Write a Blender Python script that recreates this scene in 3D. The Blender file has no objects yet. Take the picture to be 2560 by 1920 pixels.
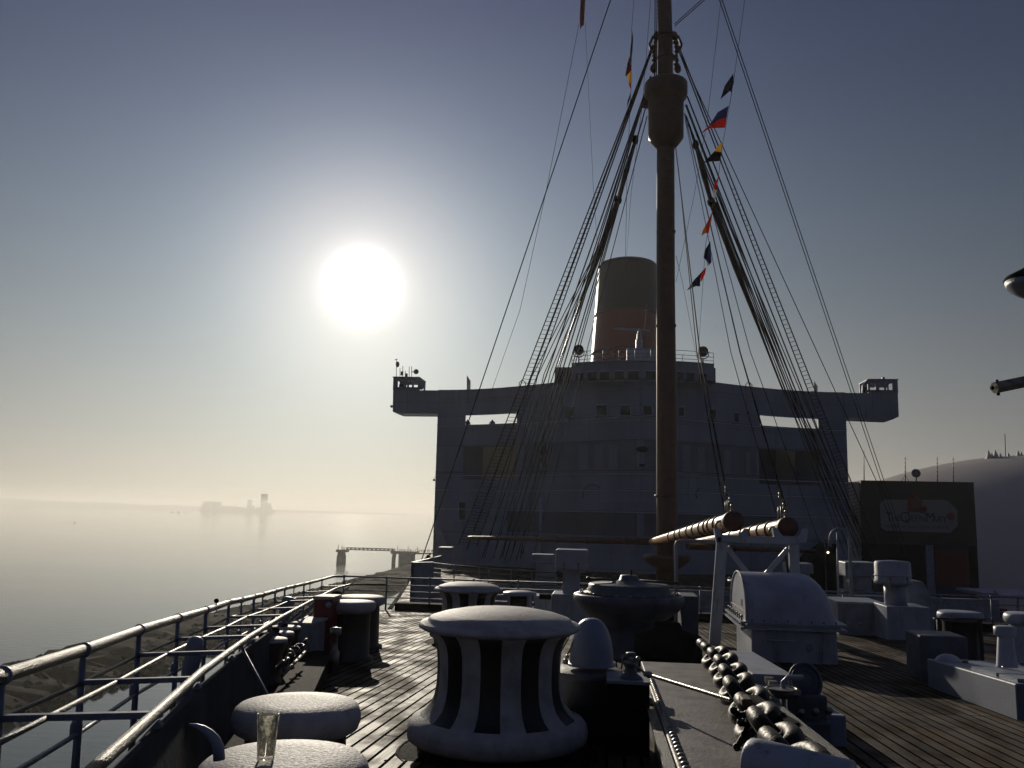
import bpy, math, random
from mathutils import Vector, Matrix
R = math.radians
random.seed(7)
S = bpy.context.scene
COL = S.collection
# ------------------------------------------------------------ camera
F, PITCH, YAW, ROLL, E = 2146., R(8.6), R(6.6), R(1.3), 24.
cam = bpy.data.cameras.new('camera'); cam.sensor_width = 36; cam.lens = F/2560*36
cam.clip_end = 20000; cam.clip_start = .05
co = bpy.data.objects.new('camera', cam); COL.objects.link(co)
CM = (Matrix.Rotation(YAW, 3, 'Z') @ Matrix.Rotation(math.pi/2+PITCH, 3, 'X') @ Matrix.Rotation(ROLL, 3, 'Z'))
co.matrix_world = Matrix.Translation((0, 0, E)) @ CM.to_4x4()
S.camera = co
S.render.resolution_x, S.render.resolution_y = 1024, 768
S.view_settings.view_transform = 'Standard'; S.view_settings.look = 'None'
S.view_settings.exposure = 0; S.view_settings.gamma = 1
S.cycles.use_denoising = True
S.cycles.max_bounces = 6; S.cycles.volume_bounces = 2; S.cycles.transparent_max_bounces = 8
S.cycles.sample_clamp_indirect = 4; S.cycles.caustics_reflective = False; S.cycles.caustics_refractive = False
# ------------------------------------------------------------ sun and sky
SD = CM @ Vector(((905-1280)/F, (960-710)/F, -1)); SD.normalize()
sun = bpy.data.lights.new('sun', 'SUN'); sun.energy = 3.0; sun.angle = R(.5); sun.color = (1, .9, .74)
so = bpy.data.objects.new('sun', sun); COL.objects.link(so)
so.rotation_euler = SD.to_track_quat('Z', 'Y').to_euler(); so.location = (-30, 90, 60)
W = bpy.data.worlds.new('World'); S.world = W; W.use_nodes = True
def build_world():
    nt = W.node_tree; N = nt.nodes; L = nt.links; N.clear()
    out = N.new('ShaderNodeOutputWorld'); bg = N.new('ShaderNodeBackground'); L.new(bg.outputs[0], out.inputs[0])
    tc = N.new('ShaderNodeTexCoord')
    nrm = N.new('ShaderNodeVectorMath'); nrm.operation = 'NORMALIZE'; L.new(tc.outputs['Generated'], nrm.inputs[0])
    def m(op, a, b=None, clamp=False):
        n = N.new('ShaderNodeMath'); n.operation = op; n.use_clamp = clamp
        for i, v in enumerate((a, b)):
            if v is None: continue
            if isinstance(v, (int, float)): n.inputs[i].default_value = v
            else: L.new(v, n.inputs[i])
        return n.outputs[0]
    dot = N.new('ShaderNodeVectorMath'); dot.operation = 'DOT_PRODUCT'
    L.new(nrm.outputs[0], dot.inputs[0]); dot.inputs[1].default_value = SD
    th = m('MULTIPLY', m('ARCCOSINE', m('MINIMUM', dot.outputs['Value'], .999999)), 180/math.pi)
    sep = N.new('ShaderNodeSeparateXYZ'); L.new(nrm.outputs[0], sep.inputs[0])
    el = m('MULTIPLY', m('ARCSINE', m('MAXIMUM', sep.outputs['Z'], 0.)), 180/math.pi)
    def ex(v, k): return m('EXPONENT', m('MULTIPLY', v, -1/k))
    def gs(v, k):
        q = m('MULTIPLY', v, 1/k); return m('EXPONENT', m('MULTIPLY', m('MULTIPLY', q, q), -1))
    core = gs(th, 2.0)
    chans = []
    back = m('MULTIPLY', m('SUBTRACT', th, 30.), 1/55., clamp=True)
    for (k, a, fl, c, md, mk, h, he, hk) in ((12.8, .24, .027, 1.05, .44, 6.8, 1.28, 11.0, 28.), (12.0, .17, .035, 1.0, .36, 7.1, 1.22, 15.2, 27.), (20., .13, .066, 1.0, .29, 7.5, .92, 25., 27.5)):
        v = m('ADD', m('MULTIPLY', ex(th, k), a), m('MULTIPLY', back, fl))
        v = m('ADD', v, m('MULTIPLY', core, c)); v = m('ADD', v, m('MULTIPLY', gs(th, mk), md)); v = m('ADD', v, m('MULTIPLY', m('MULTIPLY', ex(el, he), ex(th, hk)), h))
        chans.append(v)
    cb = N.new('ShaderNodeCombineColor')
    for i in range(3): L.new(chans[i], cb.inputs[i])
    L.new(cb.outputs[0], bg.inputs[0]); bg.inputs[1].default_value = 1.0
build_world()
# ------------------------------------------------------------ mapping helpers (survey of the place)
def ray(px, py): return CM @ Vector(((px-1280)/F, (960-py)/F, -1))
def U(px, py, Y):
    d = ray(px, py); t = Y/d.y; return Vector((d.x*t, Y, E+d.z*t))
def Zp(px, py, z):
    d = ray(px, py); t = (z-E)/d.z; return Vector((d.x*t, d.y*t, z))
def H(Y):
    Y = max(Y, -5); return 1.12+.062*Y-.00025*Y*Y
def dz(Y): return E-H(Y)
def D(px, py, h=0.):
    d = ray(px, py); f = lambda y: y*d.z/d.y+H(y)-h
    n = .3
    while n < 400:
        q = n*1.002+.001
        if f(n)*f(q) <= 0: return Vector((n*d.x/d.y, n, E+n*d.z/d.y))
        n = q
    return Vector((0, 10, dz(10)))
CX = 2.3
# ------------------------------------------------------------ materials
def mat(name, col, rough=.5, metal=0., var=.25, scale=6., bump=.02, bscale=40., rvar=.15, dirt=None, stretch=(1, 1, 1), spec=.5, coat=0, alpha=None):
    m_ = bpy.data.materials.new(name); m_.use_nodes = True; nt = m_.node_tree; N = nt.nodes; L = nt.links
    b = N['Principled BSDF']
    tc = N.new('ShaderNodeTexCoord'); mp = N.new('ShaderNodeMapping'); L.new(tc.outputs['Object'], mp.inputs[0]); mp.inputs['Scale'].default_value = stretch
    n1 = N.new('ShaderNodeTexNoise'); n1.inputs['Scale'].default_value = scale; n1.inputs['Detail'].default_value = 6; L.new(mp.outputs[0], n1.inputs[0])
    mx = N.new('ShaderNodeMix'); mx.data_type = 'RGBA'
    d = dirt or tuple(c*(1-var) for c in col); l_ = tuple(min(1, c*(1+var*.35)) for c in col)
    mx.inputs[6].default_value = (*d, 1); mx.inputs[7].default_value = (*l_, 1)
    rp = N.new('ShaderNodeValToRGB'); rp.color_ramp.elements[0].position = .32; rp.color_ramp.elements[1].position = .62
    L.new(n1.outputs[0], rp.inputs[0]); L.new(rp.outputs[0], mx.inputs[0]); L.new(mx.outputs[2], b.inputs['Base Color'])
    n2 = N.new('ShaderNodeTexNoise'); n2.inputs['Scale'].default_value = bscale; n2.inputs['Detail'].default_value = 4; L.new(mp.outputs[0], n2.inputs[0])
    mr = N.new('ShaderNodeMapRange'); mr.inputs[3].default_value = max(.03, rough-rvar); mr.inputs[4].default_value = min(1, rough+rvar)
    L.new(n2.outputs[0], mr.inputs[0]); L.new(mr.outputs[0], b.inputs['Roughness'])
    bp = N.new('ShaderNodeBump'); bp.inputs['Strength'].default_value = min(1, bump*20); bp.inputs['Distance'].default_value = bump*.2
    L.new(n2.outputs[0], bp.inputs['Height']); L.new(bp.outputs[0], b.inputs['Normal'])
    b.inputs['Metallic'].default_value = metal; b.inputs['Specular IOR Level'].default_value = spec
    if coat: b.inputs['Coat Weight'].default_value = coat
    return m_
M = {}
M['white'] = mat('white_paint', (.38, .41, .48), .42, var=.22, scale=3, bump=.02, bscale=120)
M['white_wet'] = mat('wet_white_paint', (.48, .47, .46), .65, var=.25, scale=9, bump=.03, bscale=90, spec=.2)
M['ship'] = mat('ship_white_paint', (.31, .35, .43), .6, var=.2, scale=.35, bump=.02, bscale=8, stretch=(1, 1, .25))
def plates():
    nt = M['ship'].node_tree; N = nt.nodes; L = nt.links; b = N['Principled BSDF']; src = b.inputs['Base Color'].links[0].from_socket
    tc = N.new('ShaderNodeTexCoord'); mp = N.new('ShaderNodeMapping'); mp.inputs['Rotation'].default_value = (R(90), 0, 0); L.new(tc.outputs['Object'], mp.inputs[0])
    br = N.new('ShaderNodeTexBrick'); L.new(mp.outputs[0], br.inputs[0]); br.inputs['Scale'].default_value = 1; br.inputs['Brick Width'].default_value = 3.1; br.inputs['Row Height'].default_value = 1.25
    br.inputs['Mortar Size'].default_value = .022; br.inputs['Mortar Smooth'].default_value = .4; br.inputs['Color1'].default_value = (1, 1, 1, 1); br.inputs['Color2'].default_value = (.86, .87, .90, 1); br.inputs['Mortar'].default_value = (.62, .62, .62, 1)
    m1 = N.new('ShaderNodeMix'); m1.data_type = 'RGBA'; m1.blend_type = 'MULTIPLY'; m1.inputs[0].default_value = .8; L.new(src, m1.inputs[6]); L.new(br.outputs['Color'], m1.inputs[7])
    mp2 = N.new('ShaderNodeMapping'); mp2.inputs['Scale'].default_value = (2.2, 2.2, .12); L.new(tc.outputs['Object'], mp2.inputs[0])
    n = N.new('ShaderNodeTexNoise'); n.inputs['Scale'].default_value = 1.4; n.inputs['Detail'].default_value = 6; L.new(mp2.outputs[0], n.inputs[0])
    rp = N.new('ShaderNodeValToRGB'); rp.color_ramp.elements[0].position = .60; rp.color_ramp.elements[1].position = .74; rp.color_ramp.elements[1].color = (.7, .7, .7, 1); L.new(n.outputs[0], rp.inputs[0])
    m2 = N.new('ShaderNodeMix'); m2.data_type = 'RGBA'; L.new(rp.outputs[0], m2.inputs[0]); L.new(m1.outputs[2], m2.inputs[6]); m2.inputs[7].default_value = (.17, .12, .09, 1); L.new(m2.outputs[2], b.inputs['Base Color'])
plates()
def weather(name, sc, amt=.6, col=(.16, .09, .05)):
    nt = M[name].node_tree; N = nt.nodes; L = nt.links; b = N['Principled BSDF']; src = b.inputs['Base Color'].links[0].from_socket
    tc = N.new('ShaderNodeTexCoord'); mp2 = N.new('ShaderNodeMapping'); mp2.inputs['Scale'].default_value = sc; L.new(tc.outputs['Object'], mp2.inputs[0])
    n = N.new('ShaderNodeTexNoise'); n.inputs['Scale'].default_value = 1.; n.inputs['Detail'].default_value = 8; n.inputs['Roughness'].default_value = .7; L.new(mp2.outputs[0], n.inputs[0])
    rp = N.new('ShaderNodeValToRGB'); rp.color_ramp.elements[0].position = .575; rp.color_ramp.elements[1].position = .66; rp.color_ramp.elements[1].color = (amt, amt, amt, 1); L.new(n.outputs[0], rp.inputs[0])
    m2 = N.new('ShaderNodeMix'); m2.data_type = 'RGBA'; L.new(rp.outputs[0], m2.inputs[0]); L.new(src, m2.inputs[6]); m2.inputs[7].default_value = (*col, 1); L.new(m2.outputs[2], b.inputs['Base Color'])
M['ship_dark'] = mat('dark_trim_and_recess_shade', (.12, .135, .17), .6, var=.2, scale=.5)  # dark ship tone; on the low front band it stands for recess shade
M['black'] = mat('black_paint', (.013, .012, .013), .4, var=.3, scale=8, bump=.03)
M['blackmatt'] = mat('matt_black', (.012, .011, .011), .93, spec=.05, var=.3, scale=8)
M['greydark'] = mat('dark_grey_paint', (.10, .11, .14), .5, var=.35, scale=5, bump=.03)
M['grey'] = mat('grey_paint', (.26, .29, .35), .5, var=.25, scale=5, bump=.02)
M['bulwark'] = mat('shaded_bulwark_paint', (.045, .050, .065), .9, var=.35, scale=4, spec=.08)  # near black; the shade on the plate's inner face is put into the colour
M['ship_mid'] = mat('glazed_promenade_paint', (.17, .19, .25), .5, var=.2, scale=.6)
M['trim'] = mat('pale_trim_paint', (.62, .66, .72), .5, var=.15, scale=2)
M['blue'] = mat('blue_grey_paint', (.20, .25, .36), .35, var=.15, scale=8, bump=.03, bscale=90)
M['buff'] = mat('buff_mast_paint', (.125, .052, .030), .55, var=.25, scale=3, bump=.02)
M['buffy'] = mat('ochre_boom_paint', (.38, .20, .07), .42, var=.25, scale=5, bump=.01)
M['red'] = mat('dark_red_paint', (.16, .012, .010), .5, var=.3, scale=6)
M['funnel_red'] = mat('funnel_red', (.24, .030, .018), .45, var=.15, scale=.6, bump=.01, bscale=3)
M['funnel_black'] = mat('funnel_black', (.012, .013, .013), .5, var=.2, scale=.6)
M['wire'] = mat('wire_rope', (.016, .015, .014), .8, spec=.15, var=.2, scale=20)
M['steel'] = mat('bare_steel', (.30, .28, .24), .38, metal=.7, var=.35, scale=14, bump=.03)
M['rail'] = mat('wet_rail_paint', (.060, .056, .052), .40, metal=0, spec=.22, var=.3, scale=12, bump=.05, bscale=160, rvar=.08)
M['railgrey'] = mat('rail_grey_paint', (.20, .22, .28), .5, var=.3, scale=10, bump=.02)
M['chain'] = mat('worn_black_chain', (.013, .012, .010), .5, metal=0, spec=.16, dirt=(.026, .016, .010), var=.4, scale=10, bump=.03, bscale=50)
M['rust'] = mat('rusty_iron', (.12, .075, .045), .6, var=.4, scale=10, bump=.04)
M['plate'] = mat('worn_deck_plate', (.17, .155, .15), .5, metal=.15, var=.4, scale=4, bump=.03, dirt=(.07, .055, .045))
M['glass_dark'] = mat('dark_window_glass', (.02, .022, .028), .18, var=.1, scale=2, bump=.001)
M['rock'] = mat('jetty_rock', (.016, .014, .012), .95, spec=.02, var=.5, scale=.5, bump=.4, bscale=1.5)
M['concrete'] = mat('pier_concrete', (.28, .27, .24), .8, var=.3, scale=.4)
M['hill'] = mat('far_hill', (.12, .13, .11), .9, var=.2, scale=.01)
M['brown'] = mat('brown_cladding', (.045, .034, .030), .7, var=.2, scale=.8)
M['tan'] = mat('side_wall_stucco', (.55, .50, .42), .8, var=.1, scale=1)
M['signwhite'] = mat('sign_board', (.30, .29, .27), .5, var=.06, scale=2)
M['signred'] = mat('sign_red', (.32, .035, .02), .5, var=.1, scale=2)
M['signdark'] = mat('sign_navy', (.03, .035, .07), .5, var=.1, scale=2)
M['domewhite'] = mat('dome_cladding', (.46, .42, .40), .6, var=.06, scale=.05, bump=.01, bscale=.5)
M['roofspike'] = mat('ridge_tent_cloth', (.6, .56, .52), .8)
M['umbrella'] = mat('tent_cloth', (.60, .50, .55), .7)
M['person'] = mat('dark_clothing', (.03, .03, .035), .8)
M['bird'] = mat('dark_feathers', (.03, .03, .03), .7)
weather('white', (9, 9, 1.6)); weather('grey', (9, 9, 1.8)); weather('white_wet', (7, 7, 3.5), .4, (.22, .19, .17))
M['barge'] = mat('barge_paint', (.10, .12, .11), .8)
for nm, c in dict(f_navy=(.02, .022, .06), f_red=(.75, .06, .03), f_yellow=(.85, .62, .08), f_black=(.012, .012, .012), f_white=(.7, .7, .7), f_blue=(.06, .10, .28), f_brown=(.10, .05, .035), f_rust=(.22, .04, .03)).items():
    M[nm] = mat('flag_'+nm[2:], c, .8, var=.12, scale=10)
    nt = M[nm].node_tree; b = nt.nodes['Principled BSDF']; t = nt.nodes.new('ShaderNodeBsdfTranslucent'); t.inputs[0].default_value = (*c, 1)
    a = nt.nodes.new('ShaderNodeMixShader'); a.inputs[0].default_value = .45; nt.links.new(b.outputs[0], a.inputs[1]); nt.links.new(t.outputs[0], a.inputs[2])
    nt.links.new(a.outputs[0], nt.nodes['Material Output'].inputs[0])
def special():
    # added translucent panel that glows from behind, key screen
    m_ = bpy.data.materials.new('backlit_panel'); m_.use_nodes = True; nt = m_.node_tree; nt.nodes.clear()
    o = nt.nodes.new('ShaderNodeOutputMaterial'); t = nt.nodes.new('ShaderNodeBsdfTranslucent'); t.inputs[0].default_value = (.20, .195, .19, 1)
    d = nt.nodes.new('ShaderNodeBsdfDiffuse'); d.inputs[0].default_value = (.4, .39, .38, 1); a = nt.nodes.new('ShaderNodeMixShader'); a.inputs[0].default_value = .5
    nt.links.new(t.outputs[0], a.inputs[1]); nt.links.new(d.outputs[0], a.inputs[2]); nt.links.new(a.outputs[0], o.inputs[0]); M['glow_panel'] = m_
    # drinking glass
    m_ = bpy.data.materials.new('clear_glass'); m_.use_nodes = True; nt = m_.node_tree; nt.nodes.clear()
    o = nt.nodes.new('ShaderNodeOutputMaterial'); t = nt.nodes.new('ShaderNodeBsdfTransparent'); t.inputs[0].default_value = (.80, .80, .78, 1)
    gl = nt.nodes.new('ShaderNodeBsdfGlossy'); gl.inputs['Roughness'].default_value = .09; lw = nt.nodes.new('ShaderNodeLayerWeight'); lw.inputs[0].default_value = .22
    a = nt.nodes.new('ShaderNodeMixShader'); nt.links.new(lw.outputs['Fresnel'], a.inputs[0]); nt.links.new(t.outputs[0], a.inputs[1]); nt.links.new(gl.outputs[0], a.inputs[2])
    tl = nt.nodes.new('ShaderNodeBsdfTranslucent'); tl.inputs[0].default_value = (.8, .78, .7, 1); nz = nt.nodes.new('ShaderNodeTexNoise'); nz.inputs['Scale'].default_value = 60
    tc = nt.nodes.new('ShaderNodeTexCoord'); nt.links.new(tc.outputs['Object'], nz.inputs[0]); rp = nt.nodes.new('ShaderNodeMapRange'); rp.inputs[1].default_value = .5; rp.inputs[2].default_value = .75; rp.inputs[3].default_value = .06; rp.inputs[4].default_value = .45
    nt.links.new(nz.outputs[0], rp.inputs[0]); a2 = nt.nodes.new('ShaderNodeMixShader'); nt.links.new(rp.outputs[0], a2.inputs[0]); nt.links.new(a.outputs[0], a2.inputs[1]); nt.links.new(tl.outputs[0], a2.inputs[2])
    nt.links.new(a2.outputs[0], o.inputs[0]); M['glass'] = m_
    m_ = bpy.data.materials.new('lit_bulb'); m_.use_nodes = True; b = m_.node_tree.nodes['Principled BSDF']
    b.inputs['Emission Color'].default_value = (1, .7, .35, 1); b.inputs['Emission Strength'].default_value = 6; M['bulb'] = m_
    # wooden deck
    m_ = bpy.data.materials.new('wet_teak_planks'); m_.use_nodes = True; nt = m_.node_tree; N = nt.nodes; L = nt.links; b = N['Principled BSDF']
    tc = N.new('ShaderNodeTexCoord'); mp = N.new('ShaderNodeMapping'); mp.inputs['Rotation'].default_value = (0, 0, R(90)); L.new(tc.outputs['Object'], mp.inputs[0])
    br = N.new('ShaderNodeTexBrick'); L.new(mp.outputs[0], br.inputs[0]); br.offset = .37; br.offset_frequency = 3
    br.inputs['Scale'].default_value = 1; br.inputs['Brick Width'].default_value = 3.4; br.inputs['Row Height'].default_value = .105
    br.inputs['Mortar Size'].default_value = .012; br.inputs['Mortar Smooth'].default_value = .25
    br.inputs['Color1'].default_value = (.105, .078, .052, 1); br.inputs['Color2'].default_value = (.050, .036, .025, 1); br.inputs['Mortar'].default_value = (.012, .010, .009, 1)
    mp2 = N.new('ShaderNodeMapping'); mp2.inputs['Scale'].default_value = (30, 1.5, 1); L.new(tc.outputs['Object'], mp2.inputs[0])
    g = N.new('ShaderNodeTexNoise'); g.inputs['Scale'].default_value = 1.5; g.inputs['Detail'].default_value = 8; L.new(mp2.outputs[0], g.inputs[0])
    w = N.new('ShaderNodeTexNoise'); w.inputs['Scale'].default_value = 2.1; w.inputs['Detail'].default_value = 5
    mp3 = N.new('ShaderNodeMapping'); mp3.inputs['Scale'].default_value = (1.6, .8, 1); L.new(tc.outputs['Object'], mp3.inputs[0]); L.new(mp3.outputs[0], w.inputs[0])
    wr = N.new('ShaderNodeValToRGB'); wr.color_ramp.elements[0].position = .40; wr.color_ramp.elements[1].position = .60; L.new(w.outputs[0], wr.inputs[0])
    mu = N.new('ShaderNodeMix'); mu.data_type = 'RGBA'; mu.blend_type = 'MULTIPLY'; mu.inputs[0].default_value = .8
    gr = N.new('ShaderNodeMapRange'); gr.inputs[3].default_value = .45; gr.inputs[4].default_value = 1.5; L.new(g.outputs[0], gr.inputs[0])
    L.new(br.outputs['Color'], mu.inputs[6]); L.new(gr.outputs[0], mu.inputs[7]); L.new(mu.outputs[2], b.inputs['Base Color'])
    # broad stains and worn patches
    st = N.new('ShaderNodeTexNoise'); st.inputs['Scale'].default_value = 1.3; st.inputs['Detail'].default_value = 7; st.inputs['Roughness'].default_value = .65; L.new(mp3.outputs[0], st.inputs[0])
    sr = N.new('ShaderNodeValToRGB'); sr.color_ramp.elements[0].position = .42; sr.color_ramp.elements[0].color = (.35, .33, .32, 1); sr.color_ramp.elements[1].position = .56; sr.color_ramp.elements[1].color = (1.0, .97, .92, 1); L.new(st.outputs[0], sr.inputs[0])
    mu2 = N.new('ShaderNodeMix'); mu2.data_type = 'RGBA'; mu2.blend_type = 'MULTIPLY'; mu2.inputs[0].default_value = .85
    L.new(mu.outputs[2], mu2.inputs[6]); L.new(sr.outputs[0], mu2.inputs[7]); L.new(mu2.outputs[2], b.inputs['Base Color'])
    # small knots / pits
    vo = N.new('ShaderNodeTexVoronoi'); vo.inputs['Scale'].default_value = 4.3; mp4 = N.new('ShaderNodeMapping'); mp4.inputs['Scale'].default_value = (1.6, .7, 1); L.new(tc.outputs['Object'], mp4.inputs[0]); L.new(mp4.outputs[0], vo.inputs[0])
    pit = N.new('ShaderNodeMath'); pit.operation = 'GREATER_THAN'; pit.inputs[1].default_value = .07; L.new(vo.outputs['Distance'], pit.inputs[0])
    rr = N.new('ShaderNodeMapRange'); rr.inputs[3].default_value = .54; rr.inputs[4].default_value = .74; L.new(wr.outputs[0], rr.inputs[0])
    ra = N.new('ShaderNodeMath'); ra.operation = 'ADD'; rg = N.new('ShaderNodeMath'); rg.operation = 'MULTIPLY'; rg.inputs[1].default_value = .18; L.new(g.outputs[0], rg.inputs[0])
    L.new(rr.outputs[0], ra.inputs[0]); L.new(rg.outputs[0], ra.inputs[1]); L.new(ra.outputs[0], b.inputs['Roughness'])
    sp = N.new('ShaderNodeMapRange'); sp.inputs[3].default_value = .22; sp.inputs[4].default_value = .07; L.new(wr.outputs[0], sp.inputs[0])
    sm = N.new('ShaderNodeMath'); sm.operation = 'MULTIPLY'; L.new(sp.outputs[0], sm.inputs[0])
    inv = N.new('ShaderNodeMath'); inv.operation = 'SUBTRACT'; inv.inputs[0].default_value = 1.; L.new(br.outputs['Fac'], inv.inputs[1])
    pm = N.new('ShaderNodeMath'); pm.operation = 'MULTIPLY'; L.new(inv.outputs[0], pm.inputs[0]); L.new(pit.outputs[0], pm.inputs[1])
    pm2 = N.new('ShaderNodeMath'); pm2.operation = 'MULTIPLY'; L.new(pm.outputs[0], pm2.inputs[0]); L.new(sr.outputs[0], pm2.inputs[1]); L.new(pm2.outputs[0], sm.inputs[1]); L.new(sm.outputs[0], b.inputs['Specular IOR Level'])
    hh = N.new('ShaderNodeMath'); hh.operation = 'MULTIPLY_ADD'; L.new(g.outputs[0], hh.inputs[0]); hh.inputs[1].default_value = .12; L.new(pm.outputs[0], hh.inputs[2])
    bp = N.new('ShaderNodeBump'); bp.inputs['Strength'].default_value = .8; bp.inputs['Distance'].default_value = .01; L.new(hh.outputs[0], bp.inputs['Height']); L.new(bp.outputs[0], b.inputs['Normal'])
    M['deck'] = m_
    # water
    m_ = bpy.data.materials.new('calm_harbour_water'); m_.use_nodes = True; nt = m_.node_tree; N = nt.nodes; L = nt.links; b = N['Principled BSDF']
    b.inputs['Base Color'].default_value = (.035, .045, .05, 1); b.inputs['Roughness'].default_value = .05; b.inputs['IOR'].default_value = 1.33
    tc = N.new('ShaderNodeTexCoord'); mp = N.new('ShaderNodeMapping'); mp.inputs['Scale'].default_value = (.35, 1., 1); L.new(tc.outputs['Object'], mp.inputs[0])
    n = N.new('ShaderNodeTexNoise'); n.inputs['Scale'].default_value = .8; n.inputs['Detail'].default_value = 6; L.new(mp.outputs[0], n.inputs[0])
    n3 = N.new('ShaderNodeTexNoise'); n3.inputs['Scale'].default_value = .03; n3.inputs['Detail'].default_value = 3; L.new(tc.outputs['Object'], n3.inputs[0])
    k = N.new('ShaderNodeMapRange'); k.inputs[1].default_value = .35; k.inputs[2].default_value = .65; k.inputs[3].default_value = .22; k.inputs[4].default_value = .5; L.new(n3.outputs[0], k.inputs[0])
    bp = N.new('ShaderNodeBump'); bp.inputs['Distance'].default_value = .10; L.new(k.outputs[0], bp.inputs['Strength']); L.new(n.outputs[0], bp.inputs['Height']); L.new(bp.outputs[0], b.inputs['Normal'])
    M['water'] = m_
special()
# ------------------------------------------------------------ mesh builder
class MB:
    def __init__(s): s.v = []; s.f = []; s.m = []; s.s = []
    def add(s, vs, fs, mi=0, sm=False):
        o = len(s.v); s.v += [Vector(v) for v in vs]
        for f in fs: s.f.append([i+o for i in f]); s.m.append(mi); s.s.append(sm)
        return s
    def box(s, x0, x1, y0, y1, z0, z1, mi=0, rot=0, piv=None):
        vs = [Vector((x, y, z)) for z in (z0, z1) for y in (y0, y1) for x in (x0, x1)]
        if rot:
            p = Vector(piv or ((x0+x1)/2, (y0+y1)/2, z0)); q = Matrix.Rotation(rot, 3, 'Z'); vs = [p+q@(v-p) for v in vs]
        return s.add(vs, [(0, 2, 3, 1), (4, 5, 7, 6), (0, 1, 5, 4), (1, 3, 7, 5), (3, 2, 6, 7), (2, 0, 4, 6)], mi)
    def bar(s, a, b, w, h, mi=0, up=(0, 0, 1)):
        a = Vector(a); b = Vector(b); d = (b-a).normalized(); up = Vector(up)
        if abs(d.dot(up)) > .98: up = Vector((0, 1, 0))
        x = d.cross(up).normalized()*w/2; y = x.cross(d).normalized()*h/2
        vs = [p+i*x+j*y for p in (a, b) for i, j in ((-1, -1), (1, -1), (1, 1), (-1, 1))]
        return s.add(vs, [(3, 2, 1, 0), (4, 5, 6, 7), (0, 1, 5, 4), (1, 2, 6, 5), (2, 3, 7, 6), (3, 0, 4, 7)], mi)
    def tube(s, pts, r, seg=10, mi=0, closed=False):
        pts = [Vector(p) for p in pts]; n = len(pts); rs = r if isinstance(r, (list, tuple)) else [r]*n
        vs = []; prev = None
        for i, p in enumerate(pts):
            if closed: d = pts[(i+1) % n]-pts[i-1]
            else: d = pts[min(i+1, n-1)]-pts[max(i-1, 0)]
            d.normalize()
            if prev is None:
                u = Vector((0, 0, 1)) if abs(d.z) < .9 else Vector((1, 0, 0)); x = d.cross(u).normalized()
            else: x = (prev-d*prev.dot(d)).normalized()
            prev = x; y = d.cross(x)
            for k in range(seg):
                a = 2*math.pi*k/seg; vs.append(p+(x*math.cos(a)+y*math.sin(a))*rs[i])
        fs = []
        for i in range(n if closed else n-1):
            j = (i+1) % n
            for k in range(seg): fs.append((i*seg+k, i*seg+(k+1) % seg, j*seg+(k+1) % seg, j*seg+k))
        s.add(vs, fs, mi, True)
        if not closed:
            o = len(s.v)-len(vs)
            s.f.append([o+k for k in range(seg)][::-1]); s.m.append(mi); s.s.append(False)
            s.f.append([o+(n-1)*seg+k for k in range(seg)]); s.m.append(mi); s.s.append(False)
        return s
    def lathe(s, prof, c, seg=32, mi=0, axis=(0, 0, 1), mf=None, smooth=True, sx=1., sy=1.):
        c = Vector(c); ax = Vector(axis).normalized(); q = Vector((0, 0, 1)).rotation_difference(ax).to_matrix()
        vs = []
        for (r, z) in prof:
            for k in range(seg):
                a = 2*math.pi*k/seg; vs.append(c+q@Vector((r*math.cos(a)*sx, r*math.sin(a)*sy, z)))
        o = len(s.v); s.v += vs
        for i in range(len(prof)-1):
            for k in range(seg):
                s.f.append([o+i*seg+k, o+i*seg+(k+1) % seg, o+(i+1)*seg+(k+1) % seg, o+(i+1)*seg+k]); s.m.append(mf(i, k) if mf else mi); s.s.append(smooth)
        if prof[0][0] > 1e-4: s.f.append([o+k for k in range(seg)][::-1]); s.m.append(mi); s.s.append(False)
        if prof[-1][0] > 1e-4: s.f.append([o+(len(prof)-1)*seg+k for k in range(seg)]); s.m.append(mi); s.s.append(False)
        return s
    def sphere(s, c, r, mi=0, seg=20, rings=12, half=False):
        r = r if isinstance(r, (tuple, list)) else (r, r, r)
        n = rings; lo = 0 if half else -math.pi/2; vs = []
        for i in range(n+1):
            t = lo+(math.pi/2-lo)*i/n
            for k in range(seg):
                a = 2*math.pi*k/seg; vs.append(Vector(c)+Vector((r[0]*math.cos(t)*math.cos(a), r[1]*math.cos(t)*math.sin(a), r[2]*math.sin(t))))
        fs = [(i*seg+k, i*seg+(k+1) % seg, (i+1)*seg+(k+1) % seg, (i+1)*seg+k) for i in range(n) for k in range(seg)]
        return s.add(vs, fs, mi, True)
    def prism(s, pts, ext, mi=0, sm=False):
        ext = Vector(ext); n = len(pts); a = [Vector(p) for p in pts]; b = [p+ext for p in a]
        return s.add(a+b, [tuple(range(n))[::-1], tuple(range(n, 2*n))]+[(i, (i+1) % n, n+(i+1) % n, n+i) for i in range(n)], mi, sm)
    def ring(s, c, axis, Rr, r, seg=24, rs=8, mi=0):
        c = Vector(c); q = Vector((0, 0, 1)).rotation_difference(Vector(axis).normalized()).to_matrix()
        return s.tube([c+q@Vector((Rr*math.cos(2*math.pi*k/seg), Rr*math.sin(2*math.pi*k/seg), 0)) for k in range(seg)], r, rs, mi, closed=True)
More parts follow.
